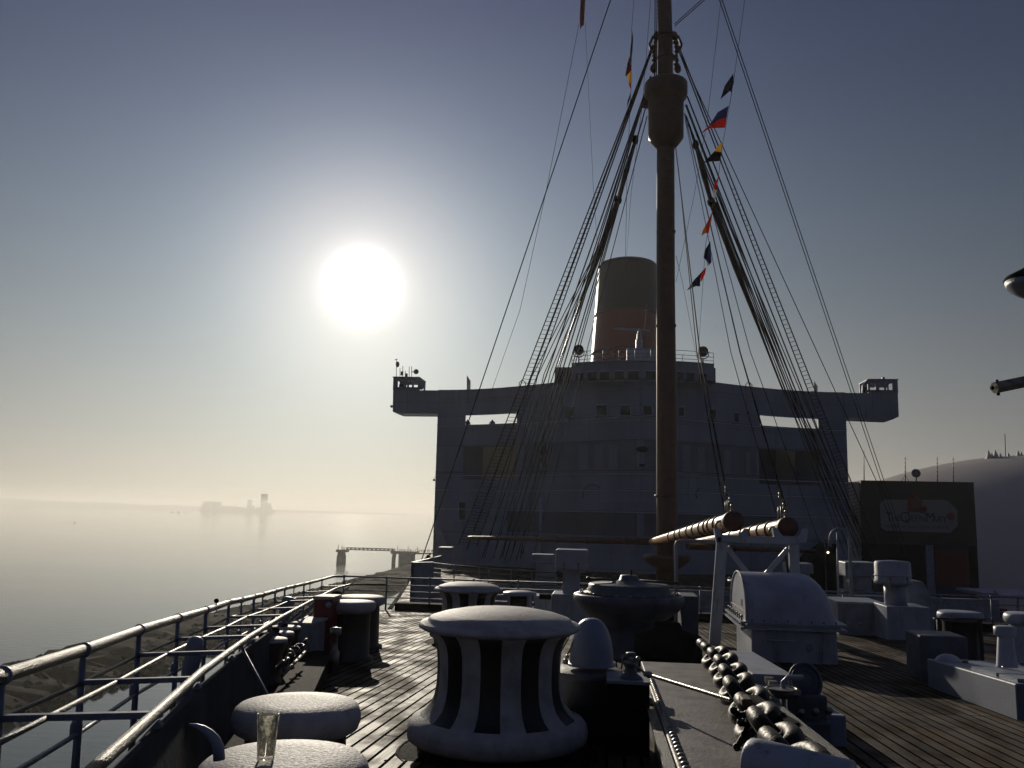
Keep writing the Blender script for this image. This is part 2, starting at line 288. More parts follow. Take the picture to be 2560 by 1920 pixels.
    def build(s, name, m_, parent=None, bevel=0., fix=True):
        root = parent
        while root is not None and root.parent is not None: root = root.parent
        if root is not None: off = Vector(root.location)
        else:
            xs = [v.x for v in s.v]; ys = [v.y for v in s.v]; zs = [v.z for v in s.v]; off = Vector(((min(xs)+max(xs))/2, (min(ys)+max(ys))/2, min(zs)))
        me = bpy.data.meshes.new(name); me.from_pydata([v-off for v in s.v], [], s.f)
        ms = m_ if isinstance(m_, (list, tuple)) else [m_]
        for q in ms: me.materials.append(M[q] if isinstance(q, str) else q)
        for p, mi, sm in zip(me.polygons, s.m, s.s): p.material_index = mi; p.use_smooth = sm
        me.update()
        if fix:
            import bmesh
            bm = bmesh.new(); bm.from_mesh(me); bmesh.ops.remove_doubles(bm, verts=bm.verts, dist=1e-5)
            bmesh.ops.recalc_face_normals(bm, faces=bm.faces); bm.to_mesh(me); bm.free()
        o = bpy.data.objects.new(name, me); COL.objects.link(o)
        if parent is not None: o.parent = parent
        else: o.location = off
        if bevel:
            bv = o.modifiers.new('bevel', 'BEVEL'); bv.width = bevel; bv.segments = 2; bv.limit_method = 'ANGLE'; bv.angle_limit = R(40)
        return o
def text_mesh(name, fc, m_):
    q = bpy.data.objects.new(name, fc); COL.objects.link(q); bpy.context.view_layer.update()
    me = bpy.data.meshes.new_from_object(q.evaluated_get(bpy.context.evaluated_depsgraph_get())); bpy.data.objects.remove(q); me.name = name
    me.materials.clear(); me.materials.append(M[m_]); o = bpy.data.objects.new(name, me); COL.objects.link(o); return o
def tag(o, label=None, cat=None, group=None, kind=None):
    if label: o['label'] = label
    if cat: o['category'] = cat
    if group: o['group'] = group
    if kind: o['kind'] = kind
    return o
def thing(name, loc, label, cat, group=None):
    o = bpy.data.objects.new(name, None); COL.objects.link(o); o.location = loc; o.empty_display_size = .2
    return tag(o, label, cat, group)
def kids(o): return [c for c in bpy.data.objects if c.parent == o]
def copy_tree(o, loc=None, label=None, scale=None, rotz=None):
    def cp(a, par):
        c = a.copy(); COL.objects.link(c); c.parent = par
        for k_ in kids(a): cp(k_, c)
        return c
    c = cp(o, None)
    if loc is not None: c.location = loc
    if label: c['label'] = label
    if scale: c.scale = (scale,)*3
    if rotz is not None: c.rotation_euler.z = rotz
    return c
# ------------------------------------------------------------ setting: water, jetty, hills, dock
def ground():
    m = MB(); n = 24; X0, X1, Y0, Y1 = -6900, 6900, -400, 6900
    m.add([(X0, Y0, 0), (X1, Y0, 0), (X1, Y1, 0), (X0, Y1, 0)], [(0, 1, 2, 3)])
    tag(m.build('water', 'water'), 'calm pale harbour water fading into haze', 'water', kind='structure')
    # rock jetty: long ridge of rocks
    m = MB(); rnd = random.Random(3)
    ys = [60+i*2.2 for i in range(175)]; prof = [(-90, -1), (-87.5, .1), (-84, .9), (-80, 1.9), (-76, 2.4), (-72, 2.2), (-68.5, 1.3), (-66, .3), (-63.5, -1)]
    vs = []
    for y in ys:
        for i, (x, z) in enumerate(prof):
            j = .5 if 0 < i < len(prof)-1 else .5
            vs.append((x+rnd.uniform(-1, 1)*1.3+2.*math.sin(y*.03), y+rnd.uniform(-.8, .8), z+rnd.uniform(-j, j)))
    k = len(prof); fs = [(i*k+j, i*k+j+1, (i+1)*k+j+1, (i+1)*k+j) for i in range(len(ys)-1) for j in range(k-1)]
    m.add(vs, fs)
    for i in range(1600):                       # boulders riding on the ridge
        y = rnd.uniform(60, 300); t = rnd.random(); x = -88+23.5*t; zb = 1.9*math.sin(math.pi*t)**.8
        r = rnd.uniform(.3, .8)
        pv = []
        for a in range(7):
            for b in (-.6, .6): pv.append((x+r*math.cos(a*.9)*rnd.uniform(.7, 1.1), y+r*math.sin(a*.9)*rnd.uniform(.7, 1.1), zb+r*b*rnd.uniform(.5, .9)))
        pv.append((x, y, zb+r*.9)); q = 14
        m.add(pv, [(2*a, 2*((a+1) % 7), 2*((a+1) % 7)+1, 2*a+1) for a in range(7)]+[(2*a+1, 2*((a+1) % 7)+1, q) for a in range(7)])
    tag(m.build('breakwater', 'rock', fix=False), 'long dark rock jetty running parallel to the ship', 'breakwater', kind='structure')
    # hills along far shore
    m = MB(); vs = []; n = 90; rnd = random.Random(9)
    for i in range(n):
        t = i/(n-1); x = -6400+5200*t; hgt = (20+62*max(0, 1-t*1.4)**1.3*(1+.18*math.sin(i*.5)+.1*rnd.random())+5*rnd.random())*min(1, (1-t)*3)
        vs += [(x, 6300, 0), (x, 6350, hgt*.7), (x, 6500, hgt), (x, 6700, 0)]
    m.add(vs, [(i*4+j, i*4+j+1, i*4+4+j+1, i*4+4+j) for i in range(n-1) for j in range(3)])
    tag(m.build('hills', 'hill'), 'faint low hills on the far shore', 'hills', kind='structure')
    m = MB(); m.box(24, 500, 62, 400, -1, 2.0); tag(m.build('quay', 'concrete'), 'concrete quay beside the ship', 'quay', kind='structure')
ground()
# ------------------------------------------------------------ ship deck and hull
LT = [(-6, -.1), (-2, -.2), (0, -.55), (1.94, -1.19), (3.79, -1.8), (5.53, -2.33), (7.49, -2.87), (10.2, -3.57), (15.27, -4.85), (20.01, -5.8)]
def Ldeck(Y):
    if Y > 20.01: return -.9-.209*Y
    for (a, b), (c, d) in zip(LT, LT[1:]):
        if Y <= c: return b+(d-b)*(Y-a)/(c-a)
def Rdeck(Y): return 2*CX-Ldeck(Y) if Y > -3 else 5
def ship_deck():
    m = MB(); ys = [-4+i*1.0 for i in range(25)]; nx = 12; vs = []
    for y in ys:
        a, b = Ldeck(y)-.03, Rdeck(y)+.03
        for i in range(nx+1): vs.append((a+(b-a)*i/nx, y, dz(y)))
    k = nx+1; m.add(vs, [(i*k+j, i*k+j+1, (i+1)*k+j+1, (i+1)*k+j) for i in range(len(ys)-1) for j in range(nx)])
    tag(m.build('deck', 'deck'), 'wet teak planked foredeck of the ship', 'deck', kind='structure')
    m = MB(); ys = [20.3+i*3 for i in range(20)]; vs = []
    for y in ys: vs += [(Ldeck(y)+.02, y, dz(y)-.1), (Rdeck(y)-.02, y, dz(y)-.1)]
    m.add(vs, [(2*i, 2*i+1, 2*i+3, 2*i+2) for i in range(len(ys)-1)])
    tag(m.build('well_deck', 'deck'), 'lower planked deck between the fence and the superstructure', 'deck', kind='structure')
ship_deck()
SHIP = thing('ocean_liner', (CX, 75, 0), 'large white ocean liner superstructure with curved front and wide bridge', 'ship')
def WY(x): return 66.5+9.*math.sin(math.pi/2*min(1, abs(x-CX)/17.7))**1.35
def hull():
    m = MB(); ys = [-4, 0, 4, 8, 12, 16, 20, 20.4, 30, 40, 50, 60, 70, 76, 100, 150, 200, 240]; vs = []
    for y in ys:
        a = max(Ldeck(y)-.06, -16.9); top = dz(min(y, 76))-.03
        if y > 76: a = -15.5
        b = 2*CX-a
        w = .35+.65*min(1, max(0, (y+4)/110)); cxm = CX
        vs += [(cxm+(a-cxm)*w*.9, y, -1), (cxm+(a-cxm)*(w*.4+.55), y, top-5), (a, y, top), (b, y, top), (cxm-(a-cxm)*(w*.4+.55), y, top-5), (cxm-(a-cxm)*w*.9, y, -1)]
    fs = []
    for i in range(len(ys)-1):
        for j in (0, 1, 3, 4): fs.append((i*6+j, i*6+j+1, (i+1)*6+j+1, (i+1)*6+j))
    m.add(vs, fs); m.build('hull', 'black', SHIP, fix=False)
hull()
ZT, ZB = 34.85, dz(70)-.3
UL = (U(1163, 1050, 75.2).x, U(1294, 1050, 73.6).x); UR = (U(1898, 1060, 73.4).x, U(2046, 1065, 75.2).x)
LL = (U(1158, 1150, 75.2).x, U(1292, 1150, 73.6).x); LR = (U(1895, 1170, 73.4).x, U(2052, 1180, 75.2).x)
def wall_sheet(name, xs, zs, filled, m_, th=.3, off=0., par=SHIP):
    m = MB()
    def P_(x, z, inner): return Vector((x, WY(x)+off+(th if inner else 0), z))
    nx, nz = len(xs)-1, len(zs)-1
    fl = lambda i, j: 0 <= i < nx and 0 <= j < nz and filled((xs[i]+xs[i+1])/2, (zs[j]+zs[j+1])/2)
    for i in range(nx):
        for j in range(nz):
            if not fl(i, j): continue
            x0, x1, z0, z1 = xs[i], xs[i+1], zs[j], zs[j+1]
            A = [P_(x0, z0, 0), P_(x1, z0, 0), P_(x1, z1, 0), P_(x0, z1, 0)]; B = [P_(x0, z0, 1), P_(x1, z0, 1), P_(x1, z1, 1), P_(x0, z1, 1)]
            m.add(A, [(0, 1, 2, 3)]); m.add(B, [(3, 2, 1, 0)])
            for (di, dj, a, b) in ((-1, 0, 3, 0), (1, 0, 1, 2), (0, -1, 0, 1), (0, 1, 2, 3)):
                if not fl(i+di, j+dj): m.add([A[a], A[b], B[b], B[a]], [(0, 1, 2, 3)])
    o = m.build(name, m_, par)
    return o
def gridv(a, b, step, extra):
    v = [a+(b-a)*i/round((b-a)/step) for i in range(round((b-a)/step)+1)]
    v = [q for q in v if all(abs(q-e) > .12 for e in extra)]+list(extra)
    return sorted(v)
def superstructure():
    zo0, zo1 = U(1170, 1062, 75.2).z, U(1170, 1038, 75.2).z        # upper slot
    zl0, zl1 = U(1165, 1199, 75.2).z, U(1165, 1117, 75.2).z        # promenade opening
    xs = gridv(CX-17.7, CX+17.7, .8, [*UL, *UR, *LL, *LR])
    def fil(x, z):
        if zo0 < z < zo1 and (UL[0] < x < UL[1] or UR[0] < x < UR[1]): return False
        if zl0 < z < zl1 and (LL[0] < x < LL[1] or LR[0] < x < LR[1]): return False
        return True
    wall_sheet('front_wall', xs, [ZB, 22, 24.4, 25.6, zl0, zl1, zo0, zo1, 33.6, ZT], fil, 'ship')
    xs2 = gridv(CX-17.7, CX+17.7, .9, [])
    for z, h, c in ((zo0-.09, .06, 'ship_dark'), (27.50, .07, 'ship_dark'), (27.28, .05, 'ship_dark'), (26.0, .05, 'ship_dark'), (zl1+.05, .04, 'ship_dark'), (34.1, .05, 'ship'), (24.35, .05, 'ship_dark'), (22.3, .05, 'ship_dark')):
        wall_sheet('moulding', xs2, [z, z+h], lambda x, z: True, c, th=.10, off=-.10)
    wall_sheet('parapet_cap', xs2, [ZT, ZT+.07], lambda x, z: True, 'ship', th=.42, off=-.06)
    for z in (zo0-.15, 27.22, 25.94, 24.29):
        wall_sheet('ledge_trim', xs2, [z, z+.06], lambda x, z: True, 'trim', th=.13, off=-.13)
    wall_sheet('promenade_band', gridv(U(1310, 1150, 73).x, U(1890, 1150, 73).x, .9, []), [27.62, 29.9], lambda x, z: True, 'ship_mid', th=.025, off=-.025)
    # flat darker band low on the front, a recess's shade put into colour
    wall_sheet('recess_shade_band', gridv(CX-11, CX+12, .9, []), [22.5, 24.25], lambda x, z: True, 'ship_dark', th=.03, off=-.03)
    # decks and blocks behind the front wall
    m = MB()
    for z in (31.35, 26.7, 24.1):
        pts = [(CX-17.4+34.8*i/14) for i in range(15)]
        vs = [(x, WY(x)+.3, z) for x in pts]+[(x, 80, z) for x in pts]+[(x, WY(x)+.3, z+.2) for x in pts]+[(x, 80, z+.2) for x in pts]
        m.add(vs, [(i, i+1, 16+i, 15+i) for i in range(14)]+[(30+i, 45+i, 46+i, 31+i) for i in range(14)]+[(i, 30+i, 31+i, i+1) for i in range(14)])
    m.build('deck_slab', 'ship', SHIP)
    m = MB(); m.box(CX-9.6, CX+9.2, 73, 118, 26.95, 31.34); m.build('promenade_house', 'ship', SHIP)
    m = MB(); m.box(CX-17.5, CX+17.5, 79.8, 150, 15, 26.9); m.box(CX-17.3, CX-17.0, 76.5, 80, 19, 31); m.box(CX+17.0, CX+17.3, 76.5, 80, 19, 31); m.build('side_block', 'ship', SHIP)
    m = MB(); m.box(CX-7.4, CX+7.4, 71.2, 112, 31.56, 34.6); m.build('bridge_house', 'ship', SHIP)
    # added translucent panels, so the promenade openings look lit from behind
    for (a, b, Y) in ((1206, 1290, 77.5), (1940, 1990, 77.5)):
        p = U(a, 1150, Y).x; q = U(b, 1150, Y).x; m = MB(); m.box(p, q, Y, Y+.06, 26.95, 31.3); m.build('promenade_glow_panel', 'glow_panel', SHIP)
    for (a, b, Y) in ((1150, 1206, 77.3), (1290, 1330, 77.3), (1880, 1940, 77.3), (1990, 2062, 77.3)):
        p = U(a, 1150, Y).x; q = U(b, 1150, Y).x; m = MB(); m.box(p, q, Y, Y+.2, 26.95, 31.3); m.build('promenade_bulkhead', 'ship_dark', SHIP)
    # upper slot end shadows (beam under the bridge)
    # windows
    def win(x0, x1, y0, y1, off=-.06, frame=True):
        c = U((x0+x1)/2, (y0+y1)/2, 68); Y = WY(c.x)
        for _ in range(3): c = U((x0+x1)/2, (y0+y1)/2, Y); Y = WY(c.x)
        a = U(x0, (y0+y1)/2, Y).x; b = U(x1, (y0+y1)/2, Y).x; t = U((x0+x1)/2, y0, Y).z; bt = U((x0+x1)/2, y1, Y).z
        m = MB(); m.add([(a, WY(a)+off, bt), (b, WY(b)+off, bt), (b, WY(b)+off, t), (a, WY(a)+off, t), (a, WY(a)+.05, bt), (b, WY(b)+.05, bt), (b, WY(b)+.05, t), (a, WY(a)+.05, t)],
                        [(0, 1, 2, 3), (4, 7, 6, 5), (0, 4, 5, 1), (1, 5, 6, 2), (2, 6, 7, 3), (3, 7, 4, 0)])
        w = m.build('window', 'glass_dark', SHIP)
        if frame:
            m = MB(); e = .05
            for (p0, p1) in (((a-e, bt-e), (b+e, bt)), ((a-e, t), (b+e, t+e)), ((a-e, bt), (a, t)), ((b, bt), (b+e, t))):
                m.box(p0[0], p1[0], min(WY(p0[0]), WY(p1[0]))+off-.04, max(WY(p0[0]), WY(p1[0]))+.03, p0[1], p1[1])
            m.build('window_frame', 'trim', w)
    for r_ in ((1414, 1435, 1018, 1041), (1492, 1517, 1014, 1039), (1552, 1576, 1014, 1039), (1607, 1630, 1014, 1038), (1695, 1710, 1018, 1041), (1772, 1790, 1025, 1048), (1835, 1848, 1034, 1056)): win(*r_)
    for r_ in ((1352, 1368, 1113, 1172),): win(*r_)
    win(1147, 1165, 1255, 1300)
    def door(x0, x1, y0, y1, nm='promenade_shutter', c='grey'):
        cc = U((x0+x1)/2, (y0+y1)/2, 67); Y = WY(cc.x); a = U(x0, y0, Y).x; b = U(x1, y0, Y).x; t = U(x0, y0, Y).z; bt = U(x0, y1, Y).z
        m = MB(); m.add([(a, WY(a)-.06, bt), (b, WY(b)-.06, bt), (b, WY(b)-.06, t), (a, WY(a)-.06, t), (a, WY(a)+.05, bt), (b, WY(b)+.05, bt), (b, WY(b)+.05, t), (a, WY(a)+.05, t)],
                        [(0, 1, 2, 3), (4, 7, 6, 5), (0, 4, 5, 1), (1, 5, 6, 2), (2, 6, 7, 3), (3, 7, 4, 0)]); m.build(nm, c, SHIP)
    for (a, b, c, d) in ((1448, 1471, 1112, 1176), (1487, 1507, 1112, 1176), (1522, 1543, 1112, 1176), (1706, 1727, 1113, 1178), (1743, 1763, 1117, 1180), (1811, 1826, 1125, 1185), (1866, 1878, 1130, 1190)): door(a, b, c, d)
    # oval port and small vent plate
    for (x, y, rx, rz) in ((1605, 1123, .48, .22), (1605, 1163, .24, .11), (1160+127, 1386, .16, .2), (1900, 1010, 0.1, 0.1)):
        c = U(x, y, 66.5); m = MB(); m.lathe([(1, 0), (1, .12), (.9, .14), (0, .14)], (c.x, WY(c.x)+.05, c.z), 20, axis=(0, -1, 0), sx=rx, sy=rz); m.build('porthole', 'glass_dark', SHIP)
    # hose-like arcs and vertical pipe on the wall
    for (x, y, r_) in ((1480, 1235, 26), (1768, 1235, 20)):
        pts = []
        for k in range(9):
            a = R(200-20*k) if x < 1600 else R(110+12*k); c = U(x+r_*math.cos(a), y-r_*math.sin(a), 66.5); pts.append((c.x, WY(c.x)-.06, c.z))
        m = MB(); m.tube(pts, .035, 6); m.build('wall_conduit', 'ship_dark', SHIP)
    a = U(1353, 1246, 60); b = U(1350, 1470, 60)
    m = MB(); m.tube([a, b], .09, 8); tag(m.build('standpipe', 'white'), 'thin white vertical pipe in front of the ship front, left of the middle', 'pipe')
    # corner gusset
    m = MB(); Y = 74.6; m.prism([U(1086, 1296, Y), U(1090, 1352, Y), U(1120, 1376, Y), U(1104, 1330, Y)], (0, .4, 0)); m.build('corner_gusset', 'white', SHIP)
    m = MB(); m.box(*sorted((U(1098, 1372, 60).x, U(1126, 1372, 60).x)), 60, 61.2, dz(60), U(1110, 1370, 60).z); m.build('deck_locker', 'ship', SHIP)
    m = MB(); m.box(*sorted((U(1096, 1372, 60).x, U(1128, 1372, 60).x)), 59.9, 61.3, U(1110, 1370, 60).z, U(1110, 1368, 60).z); m.build('locker_lid', 'white', SHIP)
superstructure()
def bridge():
    for sgn in (-1, 1):
        w = MB(); x0 = CX+sgn*17.6; x1 = -19.55 if sgn < 0 else 24.25; zb = U(1040, 1034, 75.4).z
        # wing girder, tapered lower outer edge
        ys = (75.3, 77.8)
        if sgn > 0: prof = [(x0, zb), (x1-.5, zb-.12), (x1, zb+.12), (x1, ZT), (x0, ZT)]
        else: prof = [(x0, zb), (x1+.5, zb), (x1+.05, zb+.15), (x1, ZT), (x0, ZT)]
        w.prism([(x, ys[0], z) for x, z in prof], (0, 2.5, 0)); w.build('bridge_wing', 'ship', SHIP)
        # cab at the wing end with openings: posts, sill, roof
        c = MB(); a, b = (x1, x1+2.45) if sgn < 0 else (x1-2.45, x1)
        za, zt = ZT+.05, ZT+1.12
        c.box(a, b, 75.2, 75.35, zt-.28, zt); c.box(a, b, 77.6, 77.75, zt-.28, zt); c.box(a-.05 if sgn < 0 else a, b+.05 if sgn > 0 else b, 75.1, 77.85, zt, zt+.08)
        for x in ((a, a+.95, a+1.3, a+1.75, b-.16) if sgn < 0 else (a, a+.62, a+.78, a+1.35, b-.42)):
            wd = .42 if (sgn < 0 and x == a) or (sgn > 0 and x == b-.42) else .16
            c.box(x, x+wd, 75.2, 75.35, za, zt-.28)
        for x in (a, b-.16): c.box(x, x+.16, 77.6, 77.75, za, zt-.28)
        c.box(a, b, 75.2, 75.35, ZT, za+.22)
        if sgn < 0: c.prism([(b, 75.2, zt+.08), (b+.45, 75.2, zt-.5), (b+.45, 75.2, za+.3), (b+.25, 75.2, za+.0), (b, 75.2, za)], (0, .15, 0))
        else: c.prism([(a, 75.2, zt+.08), (a-.45, 75.2, zt-.45), (a-.5, 75.2, ZT), (a-.38, 75.2, ZT), (a-.3, 75.2, zt-.6), (a, 75.2, zt-.3)], (0, .15, 0))
        c.build('wing_cab', 'ship', SHIP)
        m = MB(); m.box(a+.1, b-.1, 76.8, 76.86, za, zt-.3) if False else m.box(a+.05, a+.75, 77.2, 77.3, za+.1, zt-.3); m.build('cab_window', 'glass_dark', SHIP)
    # wheelhouse
    zt = U(1600, 905, 66.5).z; n = 18; vs = []; xa, xb = U(1430, 930, 68.5).x, U(1783, 930, 68.5).x
    m = MB()
    def wy(x): return 66.35+1.6*((x-CX)/5.9)**2
    xs = [xa+(xb-xa)*i/n for i in range(n+1)]
    vs = [(x, wy(x), ZT-.2) for x in xs]+[(x, wy(x), zt) for x in xs]+[(xb, 75, ZT-.2), (xa, 75, ZT-.2), (xb, 75, zt), (xa, 75, zt)]
    k = n+1
    fs = [(i, i+1, k+i+1, k+i) for i in range(n)]+[(n, 2*k, 2*k+2, k+n), (2*k, 2*k+1, 2*k+3, 2*k+2), (2*k+1, 0, k, 2*k+3), tuple(range(k, 2*k))+(2*k+2, 2*k+3)]
    m.add(vs, fs); m.build('wheelhouse', 'ship', SHIP, fix=False)
    m = MB()
    for i in range(n): m.prism([(xs[i], wy(xs[i])-.14, zt), (xs[i+1], wy(xs[i+1])-.14, zt), (xs[i+1], 74, zt), (xs[i], 74, zt)], (0, 0, .10))
    m.build('wheelhouse_roof', 'ship', SHIP)
    for (a, b) in ((1440, 1458), (1469, 1490), (1500, 1523), (1536, 1559), (1569, 1596), (1614, 1638), (1655, 1680), (1695, 1707), (1718, 1737), (1749, 1768)):
        y0, y1 = 929, 953; p = U(a, y0, 66.9).x; q = U(b, y0, 66.9).x; t = U(1600, 928, 66.4).z; bt = U(1600, 951, 66.4).z
        m = MB(); m.add([(p, wy(p)-.05, bt), (q, wy(q)-.05, bt), (q, wy(q)-.05, t), (p, wy(p)-.05, t), (p, wy(p)+.05, bt), (q, wy(q)+.05, bt), (q, wy(q)+.05, t), (p, wy(p)+.05, t)],
                        [(0, 1, 2, 3), (4, 7, 6, 5), (0, 4, 5, 1), (1, 5, 6, 2), (2, 6, 7, 3), (3, 7, 4, 0)])
        w = m.build('wheelhouse_window', 'glass_dark', SHIP)
        m = MB(); y = wy((p+q)/2)-.1
        m.box(p-.05, q+.05, y, y+.1, t, t+.05); m.box(p-.05, q+.05, y, y+.1, bt-.05, bt); m.build('window_frame', 'trim', w)
    m = MB(); a, b = U(1387, 930, 69.6).x, U(1432, 930, 69.6).x; m.box(a, b, 69.6, 73, ZT-.1, U(1400, 918, 69.6).z); m.build('side_locker', 'greydark', SHIP)
    m = MB(); a, b = U(1783, 930, 70).x, U(1789, 930, 70).x; m.box(a, b, 70, 73, ZT-.1, U(1785, 920, 70).z); m.build('side_locker', 'greydark', SHIP)
    # roof railing
    m = MB()
    for z in (36.3, 36.6, 36.95): m.tube([(x, wy(x)+.3, z) for x in xs], .022, 5)
    for x in xs[::2]: m.tube([(x, wy(x)+.3, 35.95), (x, wy(x)+.3, 36.97)], .022, 5)
    m.build('roof_railing', 'railgrey', SHIP)
    # radar house, mast and scanner
    Y = 72; c0 = U(1567, 905, Y); c1 = U(1640, 870, Y)
    m = MB(); m.box(c0.x, c1.x, Y, Y+1.6, 35.9, c1.z); m.build('radar_house', 'white', SHIP, bevel=.05)
    m = MB(); c = U(1598, 850, Y+.6); m.lathe([(.32, 36.6), (.30, c.z), (.2, c.z+.1), (.2, c.z+.55), (.12, c.z+.6), (.12, c.z+1.0)], (c.x, Y+.6, 0), 14); m.build('radar_pedestal', 'white', SHIP)
    m = MB(); a = U(1532, 820, Y+.6); b = U(1625, 826, Y+.6); m.bar(a, b, .14, .16); m.build('radar_scanner', 'grey', SHIP)
    m = MB(); a = U(1617, 760, Y); b = U(1608, 870, Y); m.tube([a, (a+b)/2, b], [.02, .03, .05], 6); m.build('whip_antenna', 'red', SHIP)
    # thin parapet vanes on the bridge wings
    for (x, y0, y1) in ((1172, 938, 976), (2040, 952, 988)):
        m = MB(); p = U(x-5, y0, 76); q = U(x+4, y1, 76); p2 = U(x+4, y0+14, 76); p3 = U(x-5, y1, 76); p3.z = q.z = ZT-.3; m.prism([p, p2, q, p3], (0, .12, 0)); m.build('vane_board', 'tan', SHIP)
    # funnel
    Yb, Yt = 100., 106.; zb = 33.; cb = U(1560, 905, Yb); ct = U(1569, 660, Yt)
    hw = (U(1661, 905, Yb).x-U(1468, 905, Yb).x)/2; ht = (U(1643, 660, Yt).x-U(1497, 660, Yt).x)/2; zt = U(1571, 642, Yt-ht*1.2).z
    def fr(t): return (cb.x+(ct.x-cb.x)*t, Yb+(Yt-Yb)*t, zb+(zt-zb)*t, hw+(ht-hw)*t)
    seg = 64
    def fsec(name, t0, t1, mt, extra=0., cap=False):
        m = MB(); n_ = 10; vs = []
        for i in range(n_+1):
            x, y, z, r = fr(t0+(t1-t0)*i/n_); r += extra
            vs += [(x+r*math.cos(2*math.pi*k/seg), y+r*1.25*math.sin(2*math.pi*k/seg), z) for k in range(seg)]
        m.add(vs, [(i*seg+k, i*seg+(k+1) % seg, (i+1)*seg+(k+1) % seg, (i+1)*seg+k) for i in range(n_) for k in range(seg)], 0, True)
        return m
    FU = fsec('f', 0, .685, 0).build('funnel', 'funnel_red', SHIP)
    fsec('f', .685, 1, 0).build('funnel_top', 'funnel_black', FU)
    for t in (.24, .46, .685, .985):
        x, y, z, r = fr(t); m = MB(); m.tube([(x+(r+.04)*math.cos(2*math.pi*k/48), y+(r+.04)*1.25*math.sin(2*math.pi*k/48), z) for k in range(48)], .10, 6, closed=True); m.build('funnel_hoop', 'funnel_black', FU)
    x, y, z, r = fr(.97); m = MB(); m.lathe([(0, 0), (r*.97, 0)], (x, y, z), 32, sy=1.25); m.build('funnel_plate', 'funnel_black', FU)
    m = MB(); m.box(CX-5, CX+5.5, 93, 115, 31.4, 33.6); m.build('funnel_casing', 'ship', SHIP)
bridge()
def searchlight(x, y, label):
    Y = 70.; p = U(x, y, Y); w = Y/F
    t = thing('searchlight', (p.x, Y, 35.98), label, 'searchlight', 'searchlights on the wheelhouse roof')
    m = MB(); m.tube([(p.x, Y, 35.95), (p.x, Y, p.z-.55)], .07, 8); m.box(p.x-.3, p.x+.3, Y-.3, Y+.3, 35.95, 36.06); m.build('stand', 'greydark', t)
    m = MB(); m.tube([(p.x-.45, Y, p.z), (p.x-.42, Y, p.z-.38), (p.x-.2, Y, p.z-.55), (p.x+.2, Y, p.z-.55), (p.x+.42, Y, p.z-.38), (p.x+.45, Y, p.z)], .045, 6); m.build('yoke', 'greydark', t)
    m = MB(); m.lathe([(0, -.4), (.25, -.36), (.38, -.2), (.41, 0), (.41, .28), (.38, .30)], p, 24, axis=(0, -1, .15)); h = m.build('lamp_head', 'greydark', t)
    m = MB(); m.lathe([(0, .31), (.37, .31)], p, 24, axis=(0, -1, .15)); m.build('lens', 'glass_dark', h)
searchlight(1447, 876, 'round searchlight at the left end of the wheelhouse roof')
searchlight(1757, 880, 'round searchlight at the right end of the wheelhouse roof')
def wing_gear():
    Y = 76.; 
    def line(name, pts, r, label, cat, m_='greydark'):
        m = MB(); m.tube([U(a, b, Y) for a, b in pts], r, 6); return tag(m.build(name, m_), label, cat)
    t = thing('antenna_cluster', U(1015, 945, Y), 'cluster of aerials and a small dish on the left bridge cab', 'antenna')
    m = MB()
    for (x, y0, y1) in ((991, 897, 945), (1000, 920, 945), (1007, 915, 945), (1013, 927, 945), (1023, 916, 945), (1029, 916, 945)): m.tube([U(x, y0, Y), U(x, y1, Y)], .028, 6)
    m.tube([U(984, 942, Y), U(1032, 943, Y)], .04, 6); m.tube([U(987, 899, Y), U(994, 898, Y)], .03, 6); m.build('whip', 'greydark', t)
    m = MB(); m.sphere(U(994, 911, Y), (.17, .17, .27)); m.build('beacon', 'greydark', t)
    m = MB(); c = U(1040, 929, Y); m.lathe([(0, .05), (.2, 0), (.24, -.04), (.24, -.07), (0, -.07)], c, 20, axis=(0, -1, 0)); m.tube([c, U(1029, 930, Y)], .04, 6); m.build('dish', 'greydark', t)
    for (x, y) in ((1005, 933), (1016, 938)):
        m = MB(); c = U(x, y, Y); m.box(c.x-.1, c.x+.1, Y-.1, Y+.1, c.z-.2, c.z+.15); m.build('lantern', 'greydark', t)
    m = MB(); c = U(979, 1016, 75.5); m.sphere(c, .13); m.tube([c+Vector((.1, 0, .1)), U(986, 1010, 75.5)], .03, 5); tag(m.build('navigation_light', 'greydark'), 'small round lamp hanging off the left end of the bridge', 'lamp')
    m = MB(); c = U(1085, 1200, 76); m.sphere(c, .11); m.tube([c+Vector((0, 0, .1)), c+Vector((.05, 0, .25)), U(1090, 1194, 76)], .025, 5); tag(m.build('wall_lamp', 'greydark'), 'tiny bracket lamp on the left edge of the ship front', 'lamp')
    m = MB(); c = U(2208, 946, 76); m.tube([c, U(2209, 962, 76)], .025, 6); m.box(c.x-.1, c.x+.1, 75.9, 76.1, c.z-.05, c.z+.1); tag(m.build('cab_aerial', 'greydark'), 'short aerial on the right bridge cab', 'antenna')
wing_gear()
